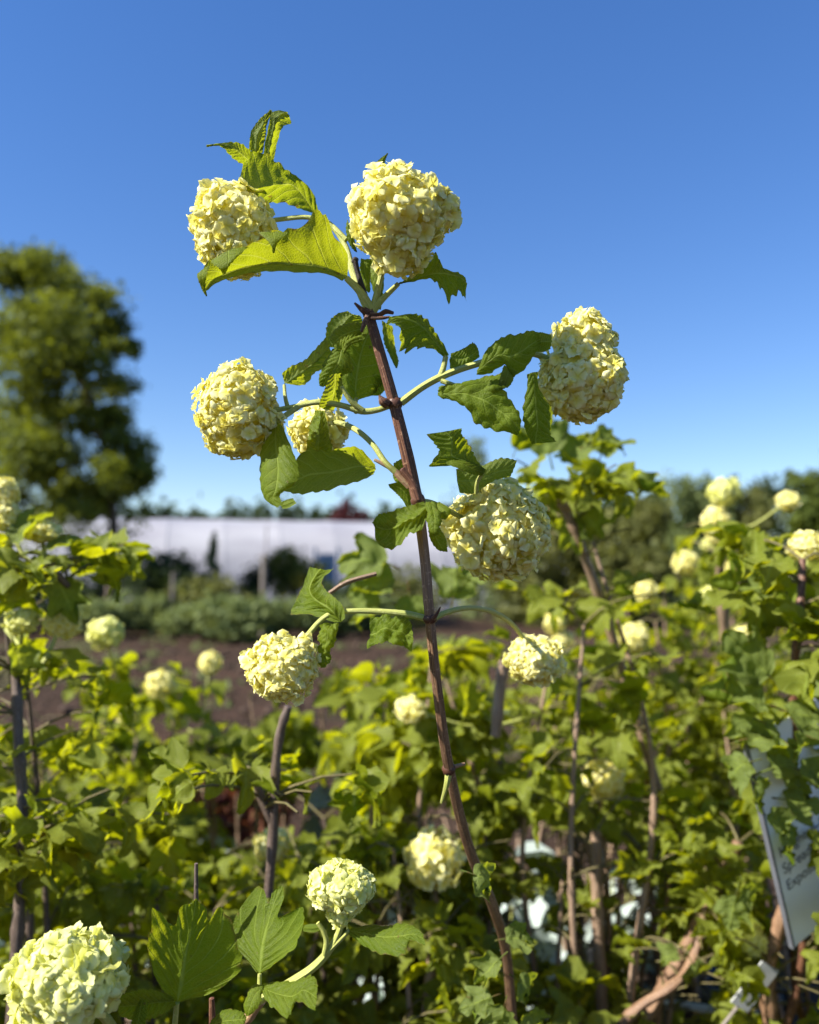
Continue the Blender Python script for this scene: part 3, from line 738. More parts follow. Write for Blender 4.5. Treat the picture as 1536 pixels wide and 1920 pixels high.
bush('taller snowball bush with twisted lime leaves behind the right balls', 1075, 1.15, 850, 190, 4, 60, .06, heads=[(770, 1330, 1.1, 36, 24)], stems=[([(1240, 1500, 1.2), (1150, 1200, 1.15), (1080, 1000, 1.1), (1040, 930, 1.1)], 9), ([(1040, 940, 1.1), (1075, 948, 1.08), (1105, 915, 1.07)], 8)], seed=8, bark_='bark_old',
     extra=[(1130, 850, 1.08, .5, -.9, (-.2, -.8, .5), .07), (1170, 905, 1.05, 1, .3, (.1, -.3, 1), .07), (1175, 930, 1.05, .1, 1, (.6, -.8, .2), .06), (1030, 850, 1.1, -.2, -1, (-.4, -.9, .2), .075), (1075, 870, 1.1, .3, -1, (-.5, -.8, .3), .07), (1110, 835, 1.09, 1, -.2, (0, -.5, 1), .06), (1060, 975, 1.1, .4, .9, (-.3, -.8, .6), .06), (1095, 960, 1.1, .6, .8, (-.2, -.9, .6), .055)])
bush('snowball bush with lime leaves directly behind the middle of the main shoot', 800, 1.3, 1030, 300, 8, 300, .06, heads=[(815, 1612, 1.0, 58, 54)], seed=9,
     extra=[(720, 1055, 1.0, -1, -.3, (-.3, -.7, .7), .075), (735, 1100, 1.0, -.9, -.1, (-.2, -.8, .6), .075), (710, 1135, 1.0, -1, .2, (-.3, -.8, .6), .075), (880, 1080, 1.0, .6, -.8, (-.3, -.9, .2), .08), (850, 1120, 1.0, .2, -1, (.2, -.9, .1), .07), (770, 1120, 1.0, .2, 1, (-.3, -.9, .3), .07)])
bush('snowball bush with a pruned grey cane and no leaves at its tip', 560, 1.25, 1330, 440, 9, 280, .05, heads=[(512, 1585, 1.1, 36, 34)], bark_='bark_grey', seed=10, stems=[([(503, 1680, .80), (512, 1560, .80), (517, 1440, .80), (526, 1372, .80), (541, 1325, .80)], 9), ([(511, 1545, .80), (496, 1510, .80), (480, 1470, .80)], 6)])
bush('shady snowball bush filling the lower left behind the big lemon ball', 210, 1.15, 1400, 420, 9, 290, .048, bark_='bark_grey', seed=11)
bush('snowball bush cut by the left edge with grey trunk and blurred pale balls', 0, .95, 900, 130, 5, 130, .055, heads=[(6, 925, .92, 26, 34), (5, 965, .92, 30, 36), (78, 998, .92, 46, 22), (40, 1165, .90, 34, 26), (118, 1165, .92, 34, 34)], bark_='bark_grey', seed=12,
     stems=[([(22, 1920, .80), (35, 1720, .82), (44, 1560, .84), (36, 1400, .86), (30, 1260, .88)], 11), ([(40, 1600, .83), (0, 1640, .82), (-40, 1600, .82)], 8), ([(60, 1545, .84), (120, 1555, .84), (5, 1590, .84)], 7), ([(20, 1100, .9), (90, 1070, .9), (130, 1100, .9)], 6)],
     extra=[(20, 1010, .9, .6, -.9, (-.4, -.8, .5), .06), (90, 1020, .9, 1, -.3, (-.3, -.5, .8), .05), (110, 1090, .9, .4, .9, (.3, -.9, .3), .06), (30, 1215, .88, .3, 1, (.8, -.5, .1), .05)])
bush('snowball bush at the lower middle between the small lemon ball and the stem', 760, 1.1, 1360, 400, 9, 290, .048, seed=13, stems=[([(800, 1900, 1.0), (812, 1780, 1.0), (806, 1700, 1.0)], 10)])
bush('snowball bush at the lower centre right with slim brown trunks', 1010, 1.25, 1290, 380, 10, 290, .048, seed=14, stems=[([(930, 1380, 1.05), (938, 1290, 1.05), (945, 1240, 1.05)], 10), ([(1130, 1920, 1.1), (1120, 1700, 1.1), (1118, 1560, 1.1)], 12)],
     extra=[(935, 1800, .70, -.6, .6, (-.3, -.7, .6), .034), (975, 1840, .70, .7, .5, (-.2, -.7, .6), .034), (920, 1870, .70, -.8, .3, (-.3, -.8, .5), .034), (990, 1900, .70, .5, .8, (-.2, -.8, .5), .034), (950, 1760, .72, .9, -.1, (-.3, -.6, .7), .034), (945, 1890, .69, -.2, .9, (-.3, -.8, .5), .034), (890, 1640, .62, .8, .3, (-.3, -.7, .6), .035)])
bush('knobbly snowball bush beside the white plant label at the lower right', 1330, 1.25, 1340, 360, 8, 260, .046, heads=[(1404, 1762, 1.0, 32, 32)], seed=15, rstem=.006, bark_='bark_tan',
     stems=[([(1200, 1930, 1.05), (1290, 1770, 1.05), (1330, 1690, 1.05), (1385, 1580, 1.05)], 13), ([(1110, 1990, 1.0), (1190, 1895, 1.0), (1262, 1848, 1.0), (1300, 1795, 1.02), (1318, 1720, 1.04)], 9), ([(1400, 1930, 1.05), (1385, 1830, 1.05), (1330, 1740, 1.05)], 11), ([(1445, 1930, 1.0), (1440, 1820, 1.0), (1470, 1700, 1.0)], 13)],
     extra=[(1460, 1440, .88, .8, .2, (-.2, -.7, .7), .055), (1475, 1500, .88, 1, .2, (.1, -.8, .5), .05), (1480, 1560, .87, .7, .9, (.2, -.7, .6), .05), (1380, 1680, .9, -.2, 1, (-.2, -.9, .4), .045), (1400, 1660, .9, .5, .8, (-.2, -.8, .6), .04), (1300, 1810, .95, .4, .9, (-.2, -.8, .6), .045), (1270, 1790, .95, -1, .1, (-.2, -.6, .8), .04)])
bush('snowball bush at the right edge on a thin red stem with large lit leaves', 1520, 1.0, 1010, 150, 4, 150, .06, heads=[(1515, 1025, .95, 36, 30)], bark_='bark', seed=16, stems=[([(1490, 1420, .90), (1490, 1250, .9), (1500, 1150, .9), (1505, 1050, .92)], 8)],
     extra=[(1440, 1105, .88, -1, -.1, (-.3, -.8, .6), .075), (1440, 1265, .86, -.7, -.7, (-.2, -.9, .4), .075), (1430, 1320, .86, -1, -.2, (-.2, -.7, .7), .08), (1500, 1290, .88, .8, -.6, (-.3, -.8, .5), .07), (1450, 1440, .86, .9, -.3, (-.2, -.8, .6), .07), (1400, 1385, .84, .8, -.2, (-.4, -.5, .7), .055), (1440, 1360, .84, .7, .4, (-.4, -.4, .8), .055), (1480, 1335, .84, 1, .2, (-.3, -.6, .7), .055), (1500, 1370, .83, .5, .8, (-.1, -.8, .5), .05), (1415, 1345, .85, -.3, .9, (-.2, -.8, .5), .05), (1420, 1470, .84, .6, .6, (-.3, -.6, .7), .045), (1440, 1530, .84, .8, .5, (-.2, -.7, .6), .045), (1405, 1430, .85, -.8, .3, (-.3, -.6, .7), .045), (1500, 1445, .84, .8, .3, (-.3, -.6, .7), .05)])

def red_plant(label, px, d, top, wpx, seed):
    foot = at(px, CY, d); foot.z = 0; H = at(px, top, d).z; W = wpx / 2 * d / F; rr = random.Random(seed)
    cl = [((foot.x + rr.uniform(-.8, .8) * W, foot.y + rr.uniform(-.8, .8) * W, H * rr.uniform(.5, .9)), (W * .35, W * .35, H * .12), 90) for _ in range(14)]
    tree('red_leaved_plant', label, 'plant', foot, [tuple(foot), (foot.x, foot.y, H * .5), (foot.x + .01, foot.y, H * .8)], [.01, .008, .004], cl, .022, 'russet', 'russet-leaved plants behind the row')
M['russet'] = foliage_mat('russet_leaf', (.11, .038, .022), (.20, .075, .045), (.25, .08, .03))
red_plant('russet-leaved plant glimpsed behind the top of the pruned cane', 480, 2.6, 1385, 200, 1)
red_plant('russet-leaved plant low in the shade at the left', 300, 2.4, 1440, 160, 2)
for a_, k_ in BUSHES: make_bush(*a_, **k_)
# silver-leaved plants between the rows
def silver(label, px, d, top, wpx, n, seed):
    rg = random.Random(seed); foot = at(px, CY, d); foot.z = 0
    t = thing('silver_plant', label, 'plant', foot, 'silver-leaved plants behind the row'); H = at(px, top, d).z; W = wpx / 2 * d / F
    b = MB()
    for i in range(n):
        a = rg.uniform(0, 6.28); q = math.sqrt(rg.random()); z = H * rg.uniform(.35, 1) * (1 - .3 * q)
        p = Vector((math.cos(a) * q * W, math.sin(a) * q * W, z)); f = Vector((math.cos(a), math.sin(a), rg.uniform(-.5, .3)))
        o = link('leaf', rg.choice(SILVER), t); orient(o, p, f, (rg.gauss(-.2, .4), rg.gauss(-.5, .4), 1), rg.uniform(.10, .16))
        tube(b, [(0, 0, 0), (p.x * .4, p.y * .4, z * .6), tuple(p)], [.004, .003, .002], sides=5, n=4, caps=False)
    o = link('stalks', b.mesh('stalks', M['shoot'])  , t); o['kind'] = 'stuff'
silver('large silver-grey plant showing behind the pruned cane', 520, 1.9, 1440, 330, 80, 31)
silver('silver-grey plant glimpsed under the stem at lower centre', 940, 1.75, 1560, 300, 70, 32)
silver('silver-grey plant low behind the slim brown trunks', 1130, 1.8, 1580, 260, 60, 33)
silver('silver-grey plant low behind the small lemon ball', 720, 1.7, 1640, 220, 50, 34)
silver('silver-grey plant near the lower left trunk', 90, 2.2, 1600, 200, 30, 35)

# white plant label at the right edge, leaning over
C0 = at(1490, 1776, .90); q = .90 / F
e2 = at(1402, 1395, .865) - C0
lo, hi = .9, 1.6
for _ in range(40):
    m_ = (lo + hi) / 2
    if (at(1630, 1658, m_) - C0).dot(e2) > 0: lo = m_
    else: hi = m_
e1 = at(1630, 1658, lo) - C0
ex = e1.normalized(); ey = (e2 - ex * e2.dot(ex)).normalized(); ez = ex.cross(ey)
LW, LH = min(.26, e1.length), e2.length; print('label', e1.length, e2.length, lo)
M['label'] = simple('white_label_card', [(.3, (.70, .72, .76)), (.7, (.78, .80, .83))], 6, .35, spec=.4)
M['label_edge'] = simple('grey_label_edge', [(.3, (.09, .095, .11)), (.7, (.14, .145, .16))], 20, .6)
M['ink'] = simple('dark_ink', [(.3, (.05, .055, .07)), (.7, (.09, .095, .11))], 20, .6)
lb = thing('plant_label', 'white plant label card with dark grey printed lines at the right edge', 'label', C0)
lb.rotation_mode = 'QUATERNION'; lb.rotation_quaternion = Matrix((ex, ey, ez)).transposed().to_quaternion()
b = MB(); boxes(b, (LW / 2, LH / 2, -.002), (LW, LH, .004)); link('card', b.mesh('card', M['label'], smooth=False), lb)
b = MB(); boxes(b, (-.0015, LH / 2, -.002), (.003, LH + .002, .006)); link('card_edge', b.mesh('card_edge', M['label_edge'], smooth=False), lb)
b = MB(); tube(b, [(LW * .5, .02, -.012), (LW * .5, -.3, -.02), (LW * .5, -.6, -.03)], [.006, .006, .005], sides=8); link('stake', b.mesh('stake', M['steel']), lb)
for i, tx in enumerate(("Height: 6-8'", "Spread: 6-8'", "Exposure: sun")):
    cu = bpy.data.curves.new('lettering', 'FONT'); cu.body = tx; cu.size = .017; cu.extrude = 0; cu.materials.append(M['ink'])
    tmp = bpy.data.objects.new('tmp', cu); me = bpy.data.meshes.new_from_object(tmp); bpy.data.objects.remove(tmp)
    o = link('lettering', me, lb); o.location = (.008, LH * (.43 - .082 * i), .0006)
M['tagpaper'] = simple('weathered_tag', [(.3, (.26, .27, .27)), (.7, (.40, .40, .39))], 60, .6)
tg = thing('plant_tag', 'small blank white tag low among the stems under the plant label', 'tag', at(1415, 1850, .95))
b = MB(); boxes(b, (0, 0, 0), (.024, .002, .060)); c_ = link('card', b.mesh('card', M['tagpaper'], smooth=False), tg); tg.rotation_euler = (R(15), R(32), R(10))
b = MB(); tube(b, [(0, .002, -.02), (0, .004, -.15)], [.002, .002], sides=6); link('stake', b.mesh('stake', M['oldwood']), tg)

# black pots and the white irrigation pipe at the foot of the right bushes
M['pot'] = simple('black_plastic', [(.3, (.008, .008, .009)), (.7, (.018, .018, .02))], 12, .45, spec=.4)
def pot(label, px, py, d, r, h):
    c = at(px, py, d); f = Vector((c.x, c.y, c.z - h)); t = thing('nursery_pot', label, 'pot', f, 'black nursery pots')
    b = MB(); a = np.linspace(0, 2 * np.pi, 33); prof = [(.0, .002), (.8, 0.0), (.98, h * .93), (1.0, h), (.95, h), (.93, h * .90), (.0, h * .88)]
    G = np.array([[(math.cos(q) * r * k, math.sin(q) * r * k, z) for q in a] for k, z in prof]); b.grid(G, G[:, :, 0] * 0, G[:, :, 0] * 0)
    link('body', b.mesh('body', M['pot']), t)
    b = MB(); G = np.array([[(math.cos(q) * r * k, math.sin(q) * r * k, h + z) for q in a] for k, z in ((1.0, -.03), (1.07, -.028), (1.07, .006), (.97, .008), (.97, -.03))]); b.grid(G, G[:, :, 0] * 0, G[:, :, 0] * 0)
    link('rim', b.mesh('rim', M['pot']), t)
    b = MB(); G = np.array([[(math.cos(q) * r * k, math.sin(q) * r * k, h * .9 + .012 * noise.noise(Vector((math.cos(q) * k * 3, math.sin(q) * k * 3, px)))) for q in a] for k in (.02, .3, .6, .93)]); b.grid(G, G[:, :, 0] * 0, G[:, :, 0] * 0)
    link('potting_soil', b.mesh('potting_soil', M['clod']), t)
pot('black pot under the knobbly bush left of the plant tag', 1290, 1800, 1.55, .17, .30)
pot('black pot at the lower right corner behind the thin stems', 1500, 1850, 1.45, .17, .26)
pot('black pot left of the knobbly bush, mostly hidden', 1090, 1850, 1.75, .17, .22)
b = MB(); tube(b, [at(1120, 1893, 1.3), at(1250, 1884, 1.3), at(1330, 1893, 1.28), at(1420, 1903, 1.26)], [.0065] * 4, sides=10, n=24)
M['pipe'] = simple('white_pipe', [(.3, (.62, .62, .60)), (.7, (.75, .75, .73))], 30, .35, spec=.4)
pp = thing('irrigation_pipe', 'thin white irrigation pipe lying across the pots at the bottom right', 'pipe', (0, 0, 0), None, b.mesh('irrigation_pipe', M['pipe']))
# ------------------------------------------------------------------ the tall flowering shoot in focus
GRP = 'snowball bushes in the nursery row'
base = at(965, 1900, .80); base.z = 0
hero = thing('snowball_bush', 'central snowball bush with a tall reddish-brown shoot bearing big cream balls against the sky', 'shrub', base, GRP)
def part(name, mb, mats, parent=hero, org=None):
    org = base if org is None else org
    return link(name, mb.mesh(name, mats, tuple(org)), parent, (0, 0, 0))
# main stem
MS = [(690, 582, .55), (712, 660, .55), (738, 752, .55), (765, 860, .55), (783, 940, .55), (797, 1050, .55), (806, 1160, .55), (820, 1290, .565), (842, 1440, .60), (880, 1590, .66), (925, 1700, .72), (950, 1790, .78), (962, 1930, .85)]
MR = [9.5, 10.5, 11, 12.5, 11, 10, 9.6, 9.6, 10, 9.5, 9.5, 9, 9]
b = MB(); px_tube(b, MS[:5], MR[:5], sides=24, n=44, ridges=.075)
P0 = at(962, 1930, .85)
px_tube(b, [(754, 880), (774, 905), (785, 937)], [7, 9, 10], d=.548, sides=12)
stem = part('stem', b, M['bark'])
for x, y, d, r in ((691, 586, .55, 12.5), (740, 757, .55, 15), (784, 938, .55, 14.5), (806, 1160, .55, 13.5), (842, 1442, .60, 13.5)):
    b = MB(); c = at(x, y, d); s = d / F; ellipsoid(b, tuple(c), (r * s, r * s, r * s * .9), 8, 14, lump=.25, seed=x); part('stem_node', b, M['bark'])
b = MB(); px_tube(b, MS[4:], MR[4:], sides=24, n=60, ridges=.075)
tube(b, [P0, (P0.x + .01, P0.y + .05, .5), (base.x, base.y + .05, .02)], [.0055, .007, .010], sides=12, n=12); part('lower_stem', b, M['bark_tan'])
b = MB(); px_tube(b, [(666, 489), (672, 515), (684, 555), (692, 585)], [5.5, 5, 6.5, 7], sides=10); px_tube(b, [(662, 493), (666, 487), (671, 489)], [4, 6, 4], sides=8)
part('dead_twig', b, M['black_twig'])
b = MB(); px_tube(b, [(690, 590, .548), (678, 580, .545), (665, 568, .543)], [6, 5, 2], sides=7); part('bud_scale', b, M['bark'])
b = MB(); px_tube(b, [(695, 590, .546), (712, 590, .543), (724, 584, .541), (738, 587, .541)], [5, 4.5, 5, 3], sides=7); part('bud_scale', b, M['bark'])
b = MB(); px_tube(b, [(697, 596, .544), (718, 596, .541), (731, 594, .540)], [4, 3.5, 2], sides=7); part('bud_scale', b, M['bark'])
b = MB(); px_tube(b, [(690, 592, .545), (684, 605, .543), (678, 622, .542)], [6, 5, 3], sides=7); part('bud_scale', b, M['bark'])
b = MB(); px_tube(b, [(725, 757, .546), (718, 752, .544), (711, 741, .543)], [10, 9, 1.5], sides=8); part('bud_scale', b, M['bark'])
b = MB(); px_tube(b, [(812, 1160, .545), (820, 1150, .543), (826, 1138, .542)], [5, 3, 1], sides=6); part('bud_scale', b, M['bark'])
def shoot(pts, r, mat='shoot', name='flower_stalk', n=None):
    b = MB(); r = [q * .70 for q in r]; px_tube(b, pts, r, sides=14, ridges=.05, n=n); return part(name, b, M[mat])
shoot([(694, 590), (678, 553), (660, 505, .556), (648, 462, .562), (622, 425, .566), (580, 408, .568), (528, 411, .57), (470, 420, .572)], [11, 11.5, 10, 8, 7, 6, 6, 6])
shoot([(697, 590), (706, 556), (714, 520), (725, 490)], [11, 10, 8, 7])
shoot([(752, 755), (790, 727), (826, 707), (870, 690), (930, 673), (990, 662, .56), (1050, 680, .57)], [11, 10, 10, 9, 9, 8, 8])
shoot([(730, 761), (706, 769), (678, 771), (640, 760), (596, 754), (556, 762), (500, 772, .535)], [8, 8, 9, 8, 8, 7, 7])
shoot([(768, 912), (752, 896), (741, 884)], [10, 10, 9], 'shoot_red')
shoot([(745, 888), (722, 866), (698, 832, .556), (668, 806, .565), (636, 793, .575), (600, 792, .585)], [9, 8, 7.5, 7.5, 7, 6])
shoot([(742, 884), (722, 872), (702, 862)], [6, 6, 4], 'shoot_red')
shoot([(786, 940), (812, 944, .56), (850, 962, .58), (900, 990, .60)], [9, 8, 7, 7])
shoot([(800, 1160), (762, 1151), (700, 1146), (650, 1146), (622, 1150), (600, 1165), (580, 1188), (560, 1215)], [9, 9, 8, 7, 7, 7.5, 8, 8])
shoot([(810, 1162), (838, 1148, .56), (880, 1140, .59), (925, 1148, .64), (965, 1175, .69), (1000, 1225, .70)], [8, 8, 7, 7, 6, 6])
shoot([(842, 1442, .60), (838, 1470, .60), (828, 1505, .61)], [11, 8, 4], 'shoot')
shoot([(845, 1440, .60), (872, 1432, .60)], [6, 4], 'shoot_red')
b = MB(); px_tube(b, [(618, 1112, .62), (650, 1092, .62), (705, 1076, .63)], [4, 4.5, 4], sides=8); part('dead_twig', b, M['bark_old'])

# flower heads
flower_head(hero, base, 438, 432, .572, 82, 96, 150, 40, seed=1)
flower_head(hero, base, 748, 402, .530, 106, 94, 140, 40, fl=26, seed=2, lumps=((5, 66, 56, 34), (76, -8, 38, 22)))
flower_head(hero, base, 446, 772, .535, 88, 98, 170, 40, fl=22, seed=3)
flower_head(hero, base, 597, 806, .590, 58, 55, 80, 25, fl=21, seed=4)
flower_head(hero, base, 1090, 712, .572, 89, 86, 140, 40, fl=24, seed=5, lumps=((4, -72, 64, 55),))
flower_head(hero, base, 934, 995, .600, 106, 104, 190, 48, fl=25, seed=6)
flower_head(hero, base, 531, 1250, .530, 76, 71, 120, 40, fl=20, seed=7)
flower_head(hero, base, 1003, 1238, .700, 58, 48, 80, 20, fl=21, seed=8)

# leaves, traced as stations along the midrib: left edge, midrib, right edge
def leaf(*lofts, d=HERO_D, pet=None, pr=(4, 5), parent=None, b0=None, **k):
    b = MB()
    for i, st in enumerate(lofts):
        kk = dict(k); kk['cen'] = (lofts[0][0][3], lofts[0][0][4]); kk['seed'] = k.get('seed', 1) + i
        if i: kk['nu'] = 24; kk['nv'] = 12; kk['teeth'] = 4
        px_loft(b, st, d, **kk)
    o = part('leaf', b, M['leaf'], parent or hero, b0)
    if pet:
        pb = MB(); px_tube(pb, pet, np.linspace(pr[1], pr[0], len(pet)), d=d, sides=9)
        link('petiole', pb.mesh('petiole', M['shoot'], tuple(base if b0 is None else b0)), o, (0, 0, 0))
    return o
Z = 0
# 1 arching glowing leaf
leaf([(652, 476, 22, 652, 520, 0, 642, 527, 6), (628, 443, 66, 620, 507, 2, 612, 514, 8), (600, 394, 112, 588, 500, 2, 580, 511, 10), (560, 428, 78, 548, 496, 3, 546, 509, 10), (518, 432, 68, 510, 494, 4, 506, 509, 12), (468, 460, 56, 470, 500, 8, 465, 513, 14), (425, 478, 52, 430, 512, 12, 428, 523, 18), (387, 492, 40, 401, 525, 16, 402, 533, 20), (380, 525, 24, 384, 545, 18, 388, 545, 18)],
     [(484, 436, 64, 512, 434, 70, 540, 438, 72), (496, 446, 76, 514, 446, 82, 528, 448, 80), (508, 460, 82, 514, 460, 84, 520, 458, 82), (512, 474, 80, 513, 475, 80, 515, 474, 80)],
     [(395, 490, 50, 428, 470, 56, 466, 462, 56), (400, 496, 62, 428, 488, 68, 452, 476, 64), (412, 504, 66, 425, 502, 70, 436, 492, 66), (418, 514, 62, 421, 514, 62, 424, 512, 62)],
     [(370, 515, 30, 382, 505, 34, 394, 498, 40), (372, 526, 34, 379, 522, 38, 386, 520, 42), (378, 542, 30, 381, 540, 30, 385, 537, 32), (386, 556, 24, 387, 556, 24, 389, 555, 24)],
     pet=[(697, 585, .55), (676, 548, .548), (650, 522, .549)], pr=(6, 10), quilt=.0011, crumple=.0012, bow=.05, teeth=9, ta=.15, seed=1)
# 2 dark folded leaf above the left ball
leaf([(584, 398, 0, 590, 399, 0, 597, 398, 0), (560, 391, -6, 570, 370, 8, 588, 364, 14), (536, 381, -8, 548, 346, 16, 562, 335, 22), (503, 380, -6, 515, 347, 20, 535, 316, 24), (472, 379, -4, 480, 352, 20, 509, 296, 22), (450, 368, 0, 455, 350, 20, 476, 281, 18), (443, 342, 6, 446, 338, 14, 456, 306, 14)],
     d=.585, pet=[(650, 450, .56), (625, 425, .566), (592, 398, .585)], crumple=.0012, bow=.12, tilt=(-0.25, 0.32), seed=2, ta=.14)
# 3 curled tip leaves above
leaf([(467, 282, 0, 480, 286, 8, 493, 287, 6), (470, 250, 4, 483, 255, 16, 497, 263, 10), (480, 232, 6, 490, 240, 16, 499, 250, 10), (490, 220, 4, 496, 226, 10, 500, 236, 8), (506, 207, 4, 508, 206, 6, 511, 207, 4)],
     [(494, 291, -10, 503, 297, -4, 513, 301, -8), (498, 262, -6, 508, 265, 2, 520, 268, -6), (503, 240, 0, 513, 245, 8, 526, 248, 0), (507, 214, 0, 520, 222, 10, 531, 238, 4), (520, 206, -4, 532, 212, 6, 545, 231, 0), (540, 210, -6, 544, 216, 0, 547, 226, -2)],
     d=.555, crumple=.0020, bow=.2, tilt=(-0.35, 0.35), seed=3, nu=30, ta=.16)
leaf([(456, 308, 0, 466, 300, 6, 470, 284, 6), (440, 300, 4, 450, 287, 10, 456, 271, 4), (429, 288, 4, 438, 278, 8, 441, 267, 2), (414, 275, 0, 420, 272, 4, 421, 267, 0), (388, 276, 0, 387, 274, 0, 388, 272, 0)], d=.556, crumple=.0012, tilt=(-0.5, 0.5), seed=4, nu=30, ta=.25, teeth=5)
# 5 arching leaf under the top ball
leaf([(745, 536, 2, 747, 532, 0, 750, 529, 0), (770, 515, -15, 775, 523, 2, 778, 527, 6), (802, 492, -25, 803, 516, 2, 806, 523, 8), (820, 479, -28, 823, 513, 4, 823, 535, 16), (833, 503, -12, 843, 514, 6, 842, 562, 20), (858, 511, -6, 862, 519, 8, 862, 548, 20), (873, 520, 0, 876, 532, 8, 875, 566, 18)], pet=[(700, 582, .55), (716, 562, .549), (747, 532, .55)], pr=(4.5, 8), teeth=8, ta=.45, crumple=.001, tilt=(0, 0.3), seed=5)
# 6 leaf tips behind the top ball
leaf([(700, 345, 0, 712, 345, 0, 724, 345, 0), (702, 312, 0, 712, 314, 4, 722, 312, 0), (712, 298, 0, 717, 300, 2, 723, 300, 0), (726, 288, 0, 727, 287, 0, 728, 288, 0)], d=.565, seed=6, nu=24)
leaf([(725, 340, 0, 735, 345, 0, 745, 345, 0), (730, 306, 0, 740, 312, 4, 746, 318, 0), (745, 301, 0, 749, 305, 4, 753, 308, 0), (758, 302, 0, 759, 303, 0, 759, 304, 0)], d=.566, seed=7, nu=24)
# 7 leaves hanging behind the top ball
leaf([(676, 484, 0, 684, 486, 6, 700, 486, 0), (674, 505, 0, 684, 508, 8, 698, 508, 0), (680, 530, 0, 688, 532, 6, 694, 528, 0), (690, 548, 0, 692, 549, 0, 694, 547, 0)], d=.566, seed=8, nu=24, crumple=.001)
leaf([(700, 478, 0, 710, 480, 4, 722, 484, 0), (694, 510, 0, 708, 515, 10, 720, 520, 0), (698, 540, 4, 708, 545, 12, 718, 548, 0), (702, 562, 4, 708, 566, 8, 716, 566, 2), (711, 580, 2, 713, 581, 2, 715, 580, 2)], d=.553, seed=9, nu=30, crumple=.001, pet=[(700, 585, .55), (706, 560, .55), (709, 500, .553)])
leaf([(652, 410, 0, 655, 420, 4, 662, 430, 0), (649, 430, 0, 655, 440, 8, 665, 450, 0), (655, 455, 0, 660, 462, 4, 668, 466, 0), (668, 472, 0, 669, 473, 0, 670, 473, 0)], d=.557, seed=10, nu=24)
# 8 cluster left of the stem
leaf([(660, 750, -4, 668, 752, 0, 677, 749, -4), (640, 722, -10, 667, 722, 4, 702, 738, -8), (638, 685, -10, 672, 685, 6, 721, 712, -12), (642, 650, -8, 680, 652, 6, 722, 682, -12), (655, 625, -6, 690, 628, 4, 718, 648, -10), (680, 607, -4, 697, 612, 0, 710, 622, -6)], d=.572, pet=[(668, 772, .556), (666, 760, .565), (668, 748, .572)], tilt=(-0.15, 0.15), seed=11, crumple=.0012, bow=.04)
leaf([(612, 650, 0, 628, 652, 4, 650, 648, 0), (613, 612, 0, 638, 620, 6, 672, 626, -6), (630, 590, 0, 650, 600, 6, 680, 604, -4), (652, 583, 0, 662, 589, 2, 676, 592, 0)], d=.568, tilt=(-0.1, 0.2), seed=12, nu=30)
leaf([(683, 605, 0, 682, 616, 4, 676, 628, 0), (660, 605, 10, 658, 622, 16, 656, 646, 10), (634, 613, 12, 638, 632, 20, 644, 656, 10), (618, 632, 8, 624, 645, 12, 631, 660, 8)],
     [(692, 625, 4, 684, 634, 8, 672, 640, 6), (670, 630, 16, 662, 640, 14, 650, 650, 12), (650, 640, 18, 648, 650, 16, 646, 662, 10), (640, 662, 10, 642, 664, 10, 645, 664, 10)], d=.553, tilt=(0.6, -0.6), seed=13, nu=36, quilt=.0014, bow=.15)
leaf([(530, 700, 0, 533, 722, 4, 545, 722, 0), (545, 687, 0, 556, 705, 12, 573, 720, 6), (571, 675, -8, 579, 690, 8, 591, 698, 4), (597, 648, -10, 602, 668, 6, 613, 690, 4), (612, 632, -8, 620, 650, 0, 626, 668, 0)], d=.556, pet=[(540, 765, .55), (535, 745, .552), (533, 722, .556)], pr=(3, 4.5), tilt=(-0.5, 0.4), seed=14, crumple=.0014, ta=.14)
leaf([(624, 656, 0, 640, 655, 6, 656, 662, 0), (611, 680, 6, 634, 680, 16, 661, 694, 4), (601, 704, 8, 618, 705, 16, 641, 704, 4), (597, 722, 8, 603, 726, 10, 613, 724, 4)], d=.549, tilt=(0.1, 0.2), seed=15, nu=36, crumple=.002, bow=.2)
leaf([(620, 702, 6, 630, 701, 8, 641, 699, 4), (611, 725, 10, 628, 726, 4, 644, 728, 0), (602, 746, 12, 622, 750, 2, 641, 748, -4), (598, 762, 10, 608, 768, 4, 626, 766, -2)], d=.546, pet=[(680, 770, .549), (658, 752, .547), (640, 725, .546)], pr=(4, 6), tilt=(-0.6, 0.5), seed=16, nu=36, crumple=.0012)
leaf([(716, 600, 0, 724, 606, 2, 736, 612, 0), (720, 640, 0, 730, 645, 6, 742, 655, 0), (728, 660, 0, 738, 668, 4, 747, 676, 0), (742, 690, 0, 743, 690, 0, 745, 690, 0)], d=.575, tilt=(-0.5, 0.4), seed=17, nu=30, ta=.2)
leaf([(700, 700, 0, 712, 705, 2, 724, 712, 0), (698, 720, 0, 710, 724, 4, 722, 730, 0), (690, 742, 0, 700, 742, 0, 712, 742, 0)], d=.578, seed=18, nu=24)
# 10-11 arching leaves on the right branch
leaf([(830, 668, 0, 836, 668, 0, 842, 666, 0), (808, 652, 16, 820, 645, 4, 829, 640, -6), (778, 652, 22, 803, 622, 6, 813, 617, -10), (754, 657, 24, 786, 607, 8, 798, 597, -14), (750, 618, 18, 762, 598, 8, 781, 589, -12), (737, 607, 10, 745, 595, 6, 756, 590, -6), (723, 610, 4, 727, 600, 2, 731, 594, 0)], pet=[(826, 705, .55), (832, 688, .55), (836, 668, .55)], pr=(5, 6), teeth=9, ta=.3, quilt=.0012, crumple=.001, tilt=(-0.2, 0.4), seed=19)
leaf([(843, 674, 0, 845, 669, 0, 845, 663, 0), (847, 697, 8, 865, 673, 4, 868, 654, -6), (868, 690, 10, 882, 668, 6, 886, 643, -8), (899, 670, 4, 897, 656, 0, 893, 647, -4)], d=.558, tilt=(-0.2, 0.3), seed=20, nu=36, ta=.12)
